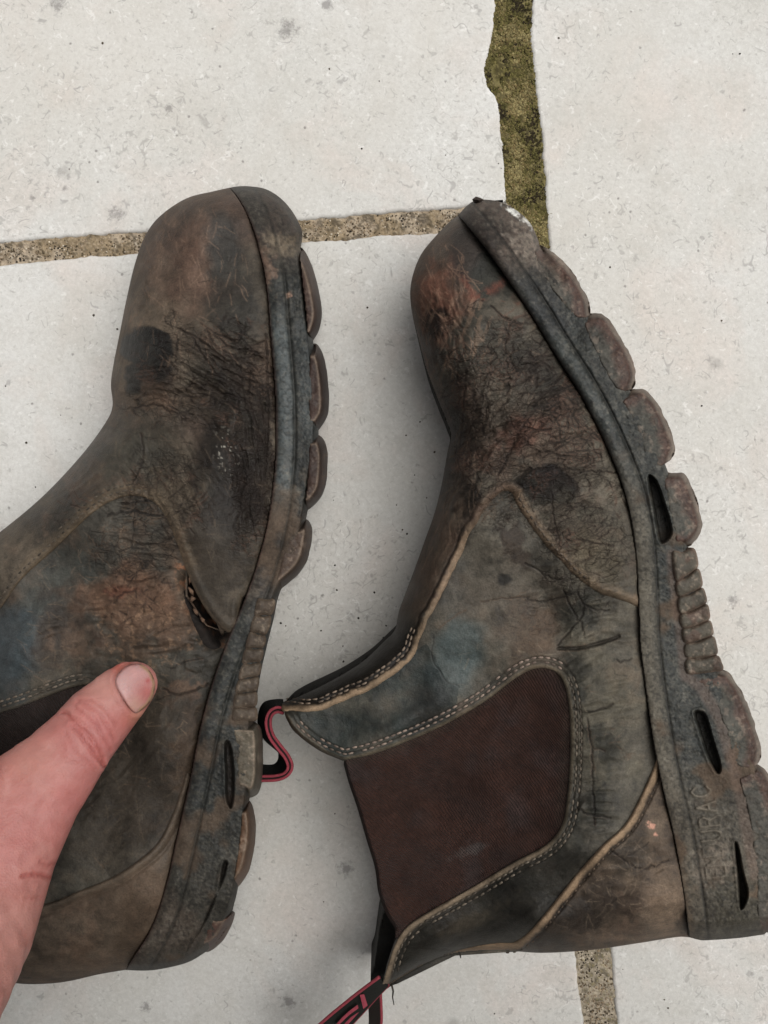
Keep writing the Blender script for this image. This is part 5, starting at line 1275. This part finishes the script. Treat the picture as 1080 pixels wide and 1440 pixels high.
paint(C, sstep(.1, .6, fbm(U, V, 3.4, 2, 405)), S(32, 32, 32), .4, .6)
paint(C, sstep(.1, .6, B.warp(50, 406)) * sstep(620, 760, V), S(92, 76, 62), .75, .8)
paint(C, np.exp(-(B.s / 2.4) ** 2), S(70, 44, 38), .7)
paint(C, np.exp(-((B.s - 27) / 2.0) ** 2), S(52, 52, 50), .5)
paint(C, B.slot_m, S(46, 36, 32), .7)
panel('sole', g, B.sole_poly, Zs, C, M_RUBBER, B.root, skirt=0.003, ins=B.sole_in, undercut=True)
lugsB = [
    ([(421, 351), (429, 354), (440, 377), (449, 411), (453, 440), (449, 463), (440, 479), (434, 479)], [(430, 440), (425, 395)]),
    ([(438, 489), (447, 485), (457, 507), (462, 545), (462, 579), (453, 598), (446, 606), (438, 604)], [(434, 570), (434, 525)]),
    ([(437, 612), (448, 612), (457, 621), (461, 640), (459, 678), (451, 700), (435, 716), (428, 716)], [(431, 690), (434, 650)]),
    ([(420, 736), (431, 730), (439, 742), (438, 763), (431, 790), (419, 808), (397, 827), (388, 832)], [(393, 800), (404, 765)]),
    ([(327, 1014), (346, 1015), (366, 1021), (370, 1055), (369, 1095), (363, 1115), (350, 1122), (339, 1116)], [(334, 1080), (331, 1045)]),
    ([(342, 1131), (352, 1127), (359, 1150), (359, 1181), (353, 1216), (346, 1233), (333, 1249), (328, 1247)], [(332, 1215), (338, 1170)]),
    ([(306, 1284), (328, 1281), (329, 1291), (320, 1313), (305, 1331), (290, 1339)], [(286, 1325), (296, 1300)])]
B.lug_outer = [a for a, b in lugsB]; B.root_open = B.lug_outer
def col_lugB(Bt, k, d, dd):
    base = [S(70, 52, 45), S(64, 47, 41), S(72, 54, 47), S(84, 68, 58), S(96, 88, 76), S(104, 78, 58), S(88, 62, 52)][k % 7]
    C = newC(Bt, base, 0.5); n2 = Bt.warp(7, 421); n = Bt.warp(24, 430 + k)
    paint(C, sstep(.1, .7, n2 + .5 * n), base * 1.15, .6)
    paint(C, np.exp(-((dd - 13) / 1.8) ** 2), S(128, 112, 98), .6, .6)
    paint(C, sstep(.3, .8, Bt.warp(5, 402) + .4 * Bt.warp(14, 403)), S(150, 132, 118), .35 if k > 1 else .1, .8)
    return C
add_lugs(B, [a + b for a, b in lugsB], zs, 0.060, 13, col_lugB)
ribL = [(362, 842), (357, 866), (351, 888), (345, 912), (340, 934), (335, 956), (331, 976), (328, 996), (326, 1014)]
ribR = [(386, 842), (381, 866), (373, 894), (369, 912), (366, 931), (363, 951), (360, 972), (359, 994), (360, 1014)]
ribs = []
for k in range(8):
    a, b, c_, d_ = np.array(ribL[k]), np.array(ribR[k]), np.array(ribR[k + 1]), np.array(ribL[k + 1]); sh = 0.02
    ribs.append([tuple(x) for x in (a + (d_ - a) * sh, (a + b) / 2 + ((c_ + d_) - (a + b)) / 2 * sh, b + (c_ - b) * sh, (b + c_) / 2 + (3, 0), c_ + (b - c_) * sh, (c_ + d_) / 2 + ((a + b) - (c_ + d_)) / 2 * sh, d_ + (a - d_) * sh)])
def col_ribB(Bt, k, d, dd):
    C = newC(Bt, S(84, 72, 62), 0.6); n = Bt.warp(16, 440); paint(C, sstep(0, .6, n), S(94, 84, 74), .6); paint(C, sstep(4, 0, d), S(126, 108, 92), .6)
    paint(C, sstep(.3, .8, Bt.warp(5, 402)), S(146, 130, 114), .4); return C
add_lugs(B, ribs, zs, 0.0, 10, col_ribB, 'tread_rib', 0.0006, 0.0014, 4)
ZT = np.where(vin, Zv, np.where(cin, Zc_, np.where(qin, Zq, H)))
stitches('stitching', g, ZT, [offs(B_gore[20:48], -9), offs(B_gore[20:48], -15.5)], M_THREAD, B.root, colr=S(134, 118, 102))
stitches('stitching', g, ZT, [offs(B_vedge[24:80], -9), offs(B_vedge[50:72], -16)], M_THREAD, B.root, lift=-.0003, colr=S(96, 84, 70))

# ------------------------------------------------------------------ the hand
def skin_mat():
    m, t, b, N, L = mat_new('skin')
    at = N.new('ShaderNodeAttribute'); at.attribute_name = 'Wear'; tc = N.new('ShaderNodeTexCoord')
    n = N.new('ShaderNodeTexNoise'); n.inputs['Scale'].default_value = 160; n.inputs['Detail'].default_value = 5; n.inputs['Roughness'].default_value = .65; L.new(tc.outputs['Object'], n.inputs['Vector'])
    r = N.new('ShaderNodeMapRange'); r.inputs['From Min'].default_value = .3; r.inputs['From Max'].default_value = .7; r.inputs['To Min'].default_value = .9; r.inputs['To Max'].default_value = 1.08; L.new(n.outputs['Fac'], r.inputs['Value'])
    vm = N.new('ShaderNodeVectorMath'); vm.operation = 'SCALE'; L.new(at.outputs['Color'], vm.inputs[0]); L.new(r.outputs[0], vm.inputs['Scale']); L.new(vm.outputs[0], b.inputs['Base Color'])
    L.new(at.outputs['Alpha'], b.inputs['Roughness'])
    b.inputs['Subsurface Weight'].default_value = 0.25; b.inputs['Subsurface Radius'].default_value = (1.0, 0.35, 0.2); b.inputs['Subsurface Scale'].default_value = 0.0025
    b.inputs['Specular IOR Level'].default_value = .35
    vo = N.new('ShaderNodeTexVoronoi'); vo.inputs['Scale'].default_value = 1500; L.new(tc.outputs['Object'], vo.inputs['Vector'])
    n2 = N.new('ShaderNodeTexNoise'); n2.inputs['Scale'].default_value = 900; n2.inputs['Detail'].default_value = 4; L.new(tc.outputs['Object'], n2.inputs['Vector'])
    ad = N.new('ShaderNodeMath'); ad.operation = 'ADD'; L.new(vo.outputs['Distance'], ad.inputs[0]); L.new(n2.outputs['Fac'], ad.inputs[1])
    bp = N.new('ShaderNodeBump'); bp.inputs['Strength'].default_value = .3; bp.inputs['Distance'].default_value = .0003; L.new(ad.outputs[0], bp.inputs['Height']); L.new(bp.outputs[0], b.inputs['Normal'])
    return m
M_SKIN = skin_mat()
def ball_chain(bm, pts, flat=0.8, n=10):
    """pts: (u, v, z, radius in traced pixels): a run of overlapping flattened balls"""
    P = [np.r_[un(p[0], p[1], p[2]), p[3] * (ZC - p[2]) / F, p[4] if len(p) > 4 else flat] for p in pts]
    for a, b in zip(P[:-1], P[1:]):
        k = max(2, int(np.linalg.norm(b[:3] - a[:3]) / (0.22 * min(a[3], b[3]))))
        for q in range(k + 1):
            t = q / k; c = a * (1 - t) + b * t
            r = bmesh.ops.create_icosphere(bm, subdivisions=3, radius=c[3])
            for vtx in r['verts']: vtx.co = Vector((vtx.co.x + c[0], vtx.co.y + c[1], vtx.co.z * c[4] + c[2]))
bm = bmesh.new()
ball_chain(bm, [(191, 961, .0985, 32, .55), (182, 968, .0995, 37, .62), (166, 982, .101, 42, .72), (135, 1013, .104, 49, .78), (108, 1046, .106, 52, .78), (84, 1076, .108, 58, .75), (45, 1118, .111, 70, .7), (-10, 1190, .117, 92, .6), (-62, 1300, .128, 112, .5), (-112, 1402, .142, 118, .45), (-190, 1560, .160, 120, .5), (-300, 1760, .176, 124, .6)])
ball_chain(bm, [(-10, 1190, .117, 80, .6), (-80, 1110, .122, 75, .5), (-110, 1040, .124, 52, .6)])
palm = (-90, 1270, .130)
for (mc, pip, dip, tip, r) in (((-105, 1035, .122), (-235, 930, .112), (-300, 870, .088), (-330, 838, .062), 42), ((-175, 1065, .128), (-330, 985, .118), (-395, 950, .088), (-420, 935, .058), 43),
                               ((-225, 1120, .128), (-375, 1060, .116), (-430, 1035, .086), (-448, 1025, .058), 41), ((-250, 1190, .124), (-375, 1160, .110), (-425, 1145, .084), (-440, 1138, .060), 36)):
    ball_chain(bm, [palm + (78, .5), (mc[0], mc[1], mc[2], r * 1.25, .7)])
    ball_chain(bm, [mc + (r * 1.15, .8), ((mc[0] + pip[0]) / 2, (mc[1] + pip[1]) / 2, (mc[2] + pip[2]) / 2 + .003, r * .98, .85), pip + (r, .9), dip + (r * .88, .9), tip + (r * .74, .9)])
ball_chain(bm, [(-62, 1300, .128, 112, .45), (-150, 1240, .130, 100, .42), (-230, 1170, .127, 60, .55)])
me0 = bpy.data.meshes.new('hand_blank'); bm.to_mesh(me0); bm.free()
tmp = bpy.data.objects.new('hand_blank', me0); COL.objects.link(tmp)
md = tmp.modifiers.new('r', 'REMESH'); md.mode = 'VOXEL'; md.voxel_size = 0.0008
ms = tmp.modifiers.new('s', 'SMOOTH'); ms.factor = 0.5; ms.iterations = 22
dg = bpy.context.evaluated_depsgraph_get(); ev = tmp.evaluated_get(dg); hm = bpy.data.meshes.new_from_object(ev)
bpy.data.objects.remove(tmp); bpy.data.meshes.remove(me0)
hm.name = 'hand'; nv = len(hm.vertices); co = np.zeros(nv * 3); hm.vertices.foreach_get('co', co); co = co.reshape(-1, 3)
nr = np.zeros(nv * 3); hm.vertices.foreach_get('normal', nr); nr = nr.reshape(-1, 3)
pu = co[:, 0] * F / (ZC - co[:, 2]) + 540; pv = -co[:, 1] * F / (ZC - co[:, 2]) + 720
top = np.clip((nr[:, 2] + .1) * 3, 0, 1)
def pl_dist(pts):
    D = np.full(nv, 99.0)
    for (ax, ay), (bx, by) in zip(pts[:-1], pts[1:]):
        ex, ey = bx - ax, by - ay; t = np.clip(((pu - ax) * ex + (pv - ay) * ey) / (ex * ex + ey * ey), 0, 1)
        D = np.minimum(D, np.hypot(pu - ax - t * ex, pv - ay - t * ey))
    return D
rg = np.random.default_rng(3)
dz = np.zeros(nv); red = np.zeros(nv)
for pts, wd, dp in [([(88, 1001), (108, 1018), (124, 1034), (140, 1056), (146, 1072)], 2.4, .00055), ([(100, 1020), (116, 1038), (134, 1062), (146, 1078)], 2.2, .0006), ([(118, 988), (134, 1000), (150, 1018), (162, 1040)], 2.0, .00035),
                    ([(106, 996), (122, 1010), (140, 1030), (156, 1054)], 2.0, .00035), ([(128, 984), (148, 996), (166, 1020)], 1.8, .00028), ([(104, 1008), (128, 1024)], 1.6, .0003), ([(92, 1030), (110, 1058), (134, 1080)], 2.0, .00025), ([(104, 992), (112, 985), (126, 984)], 1.6, .0002),
                    ([(30, 1232), (50, 1230), (72, 1234)], 2.6, .0009), ([(56, 1212), (66, 1218), (78, 1214)], 2.0, .0004), ([(110, 985), (130, 1005), (142, 1030)], 1.8, .0002), ([(36, 1262), (60, 1262)], 2, .0003)]:
    q = pl_dist(jag(pts, .7, rg, 6)); dz -= 1.35 * dp * np.exp(-(q / (wd * .8)) ** 2); dz += .4 * dp * np.exp(-((q - 5) / 3) ** 2); red += np.clip(dp / .0006, .2, 1) * np.exp(-(q / (wd * 1.3)) ** 2)
dz += .00022 * fbm(pu, pv, 14, 3, 301) + .0006 * fbm(pu, pv, 60, 2, 302)
# nail wall: the skin rises a little round the nail
NAIL = [(162, 955), (170, 943), (184, 934), (200, 935), (212, 945), (218, 962), (215, 978), (207, 992), (191, 1003), (180, 994), (171, 980), (164, 967)]
nd = pl_dist(cr(NAIL, 6, True) + [NAIL[0]]); dz += .0005 * np.exp(-((nd - 5) / 4) ** 2) * (pu + pv * -.3 < 205 - 290)
co2 = co + nr * (dz * top)[:, None]
hm.vertices.foreach_set('co', co2.ravel())
def hp(cu, cv, r): return np.exp(-((pu - cu) ** 2 + (pv - cv) ** 2) / (r * r))
SK = lambda r, g_, b_: (lambda c: c.mean() + ((c - c.mean()) * 1.1 + c.mean()) * np.array([1.0, .97, 1.02]) - c.mean())(lin(r, g_, b_, 0.57))
hc = np.tile(SK(206, 146, 134), (nv, 1))
def hmix(c, m): 
    global hc
    m = np.clip(m, 0, 1)[:, None]; hc = hc * (1 - m) + np.asarray(c) * m
hmix(SK(202, 128, 122), .8 * hp(130, 1030, 45)); hmix(SK(200, 124, 118), .6 * hp(80, 1110, 70)); hmix(SK(214, 158, 142), .7 * hp(40, 1075, 40)); hmix(SK(222, 172, 156), .6 * hp(140, 965, 26))
hmix(SK(196, 146, 132), .7 * sstep(1180, 1330, pv)); hmix(SK(204, 134, 126), .6 * hp(20, 1190, 60)); hmix(SK(214, 112, 92), .7 * hp(165, 938, 10)); hmix(SK(196, 112, 100), .6 * hp(182, 1012, 16))
hmix(SK(212, 160, 130), .55 * hp(196, 1008, 14)); hmix(SK(188, 118, 108), np.clip(.25 * fbm(pu, pv, 24, 4, 305), 0, 1)); hmix(SK(226, 176, 162), np.clip(.3 * fbm(pu, pv, 30, 4, 306), 0, 1))
hmix(SK(172, 84, 76), .6 * red); hmix(SK(150, 84, 72), .55 * np.exp(-(nd / 3) ** 2) * (pu < 185))
a = hm.color_attributes.new('Wear', 'FLOAT_COLOR', 'POINT'); a.data.foreach_set('color', np.c_[hc, np.full(nv, .52)].astype(np.float32).ravel())
hm.polygons.foreach_set('use_smooth', np.ones(len(hm.polygons), bool)); hm.materials.clear(); hm.materials.append(M_SKIN)
hand = bpy.data.objects.new('person', hm); COL.objects.link(hand)
hand['label'] = 'person reaching in with a bare left hand, thumb pressed on the left boot'; hand['category'] = 'person'
# nail plate
tri = hm.loop_triangles; hm.calc_loop_triangles()
ti = np.zeros(len(hm.loop_triangles) * 3, np.int32); hm.loop_triangles.foreach_get('vertices', ti)
bv = BVHTree.FromPolygons([tuple(p) for p in co2], [tuple(t) for t in ti.reshape(-1, 3)])
samp = []
for u in range(158, 224, 5):
    for v in range(928, 1010, 5):
        dr = Vector(un(u, v, 0)) - Vector((0, 0, ZC)); h = bv.ray_cast(Vector((0, 0, ZC)), dr.normalized())
        if h[0] is not None and h[0].z > .085: samp.append((u, v, h[0].z))
sm = np.array(samp); su, sv = (sm[:, 0] - 190) / 30, (sm[:, 1] - 968) / 36
cf = np.linalg.lstsq(np.c_[np.ones(len(sm)), su, sv, su * su, su * sv, sv * sv], sm[:, 2], rcond=None)[0]
gn = Grid(150, 920, 230, 1015, 1.25)
x, y = (gn.U - 190) / 30, (gn.V - 968) / 36
Zn = cf[0] + cf[1] * x + cf[2] * y + cf[3] * x * x + cf[4] * x * y + cf[5] * y * y
NP = cr(NAIL, 6, True); nin = gn.inside(NP); dn = np.where(nin, gn.dist(NP, 30, True), 0)
Zn += .0002 + .0009 * rnd_edge(dn, 7) + .00006 * fbm((gn.U + gn.V) * .7, (gn.U - gn.V) * .1, 4, 2, 310)
Cn = np.zeros(gn.U.shape + (4,)); Cn[..., :3] = SK(216, 172, 164); Cn[..., 3] = .38
ax = (gn.U - 190) * .62 + (gn.V - 968) * .78
paint(Cn, np.exp(-((gn.U - 170) ** 2 + (gn.V - 962) ** 2) / 14 ** 2), SK(224, 190, 182), .6)
paint(Cn, np.exp(-((gn.U - 207) ** 2 + (gn.V - 975) ** 2) / 17 ** 2), SK(208, 128, 120), .85)
paint(Cn, np.exp(-((gn.U - 208) ** 2 + (gn.V - 957) ** 2) / 4 ** 2), SK(190, 80, 76), .6)
paint(Cn, np.exp(-((gn.U - 190) ** 2 + (gn.V - 992) ** 2) / 12 ** 2), SK(206, 164, 140), .6)
ed = gn.dist([(200, 935), (212, 945), (218, 962), (215, 978), (207, 992), (198, 999)], 20)
paint(Cn, sstep(5, 2, ed), SK(196, 164, 130), .85); paint(Cn, sstep(2.2, .8, dn) * sstep(.0, .5, fbm(gn.U, gn.V, 7, 2, 312)), SK(92, 66, 52), .7); paint(Cn, sstep(4, 1, dn) * (ed > 8), SK(150, 86, 76), .5)
panel('thumbnail', gn, NP, Zn, Cn, M_SKIN, hand, skirt=Zn - 0.0012, ins=nin)

# ------------------------------------------------------------------ the unseen rest of the person, kneeling, added to shade the lower half
def cloth_mat(name, c1, c2, sc):
    m, t, b, N, L = mat_new(name)
    tc = N.new('ShaderNodeTexCoord'); n = N.new('ShaderNodeTexNoise'); n.inputs['Scale'].default_value = sc; n.inputs['Detail'].default_value = 6; L.new(tc.outputs['Object'], n.inputs['Vector'])
    mx = N.new('ShaderNodeMix'); mx.data_type = 'RGBA'; L.new(n.outputs['Fac'], mx.inputs['Factor']); mx.inputs['A'].default_value = c1 + (1,); mx.inputs['B'].default_value = c2 + (1,); L.new(mx.outputs['Result'], b.inputs['Base Color'])
    b.inputs['Roughness'].default_value = .9; bp = N.new('ShaderNodeBump'); bp.inputs['Distance'].default_value = .002; L.new(n.outputs['Fac'], bp.inputs['Height']); L.new(bp.outputs[0], b.inputs['Normal'])
    return m
def blob_mesh(name, chains, voxel, mat, parent, smooth=12, wr=0.0):
    bm = bmesh.new()
    for ch in chains:
        P = [np.array(p, float) for p in ch]
        for a, b in zip(P[:-1], P[1:]):
            k = max(2, int(np.linalg.norm(b[:3] - a[:3]) / (0.25 * min(a[3], b[3]))))
            for q in range(k + 1):
                t = q / k; c = a * (1 - t) + b * t
                r = bmesh.ops.create_icosphere(bm, subdivisions=3, radius=c[3])
                for vtx in r['verts']: vtx.co = Vector((vtx.co.x * (c[4] if len(c) > 4 else 1) + c[0], vtx.co.y + c[1], vtx.co.z + c[2]))
    me = bpy.data.meshes.new(name); bm.to_mesh(me); bm.free(); t = bpy.data.objects.new(name, me); COL.objects.link(t)
    md = t.modifiers.new('r', 'REMESH'); md.mode = 'VOXEL'; md.voxel_size = voxel
    ms = t.modifiers.new('s', 'SMOOTH'); ms.factor = .5; ms.iterations = smooth
    m2 = bpy.data.meshes.new_from_object(t.evaluated_get(bpy.context.evaluated_depsgraph_get())); bpy.data.objects.remove(t); bpy.data.meshes.remove(me)
    n = len(m2.vertices); co = np.zeros(n * 3); m2.vertices.foreach_get('co', co); co = co.reshape(-1, 3); nr = np.zeros(n * 3); m2.vertices.foreach_get('normal', nr); nr = nr.reshape(-1, 3)
    if wr: co = co + nr * (wr * fbm(co[:, 0] * 1000 + co[:, 1] * 300, co[:, 2] * 1000 + co[:, 1] * 500, 40, 3, 401))[:, None]; m2.vertices.foreach_set('co', co.ravel())
    m2.polygons.foreach_set('use_smooth', np.ones(len(m2.polygons), bool)); m2.materials.clear(); m2.materials.append(mat); m2.name = name
    o = bpy.data.objects.new(name, m2); COL.objects.link(o); o.parent = parent
    return o
M_JACKET = cloth_mat('dark_cotton', (.030, .032, .036), (.055, .058, .062), 90)
M_TROUSER = cloth_mat('work_denim', (.035, .040, .050), (.070, .078, .090), 160)
M_HAIR = cloth_mat('brown_hair', (.02, .014, .01), (.05, .035, .025), 400)
M_FACE = cloth_mat('face_skin', (.42, .25, .19), (.50, .30, .24), 60)
blob_mesh('unseen_jacket', [[(-.195, -0.185, .170, .046), (-.25, -0.255, .240, .056), (-.235, -0.290, .42, .064), (-.185, -0.285, .60, .078)],
                     [(.17, -0.375, .200, .044), (.255, -0.42, .33, .054), (.24, -0.36, .46, .062), (.19, -0.300, .60, .078)],
                     [(0, -0.640, .24, .15, 1.25), (0, -0.540, .40, .145, 1.35), (0, -0.380, .56, .12, 1.6), (0, -0.290, .66, .07, 1.5)]], .009, M_JACKET, hand, 14, .004)
blob_mesh('unseen_trousers', [[(-.10, -0.680, .19, .125), (-.16, -0.490, .16, .095), (-.19, -0.310, .085, .075)], [(-.19, -0.310, .085, .075), (-.15, -0.520, .07, .062), (-.12, -0.740, .06, .050)],
                       [(.10, -0.680, .19, .125), (.15, -0.50, .16, .095), (.16, -0.345, .085, .075)], [(.16, -0.345, .085, .075), (.15, -0.540, .07, .062), (.13, -0.740, .06, .050)]], .009, M_TROUSER, hand, 12, .004)
blob_mesh('unseen_head', [[(0, -0.290, .67, .056), (0, -0.210, .76, .052)], [(0, -0.180, .83, .082, .9), (0, -0.140, .795, .070, .88), (0, -0.100, .765, .046, .9)], [(0, -0.085, .82, .016), (0, -0.070, .795, .017)], [(-.078, -0.190, .815, .018, .5), (-.078, -0.190, .83, .016, .5)], [(.078, -0.190, .815, .018, .5), (.078, -0.190, .83, .016, .5)]], .006, M_FACE, hand, 6)
blob_mesh('unseen_hair', [[(0, -0.195, .845, .086, .93), (0, -0.230, .82, .076, .95)]], .006, M_HAIR, hand, 6, .003)
blob_mesh('unseen_right_hand', [[(0.168, -0.380, 0.203, .034, 1.1), (0.155, -0.340, 0.178, .036, 1.2)], [(0.130, -0.325, 0.173, .012), (0.120, -0.300, 0.153, .009)], [(0.145, -0.315, 0.168, .012), (0.140, -0.280, 0.143, .009)], [(0.162, -0.315, 0.168, .012), (0.162, -0.277, 0.143, .009)], [(0.180, -0.320, 0.168, .011), (0.185, -0.287, 0.146, .008)], [(0.155, -0.340, 0.178, .02), (0.130, -0.325, 0.173, .012)], [(0.155, -0.340, 0.178, .02), (0.180, -0.320, 0.168, .012)], [(0.130, -0.355, 0.188, .013), (0.105, -0.330, 0.173, .010)], [(0.155, -0.340, 0.178, .02), (0.130, -0.355, 0.188, .013)]], .003, M_FACE, hand, 4)
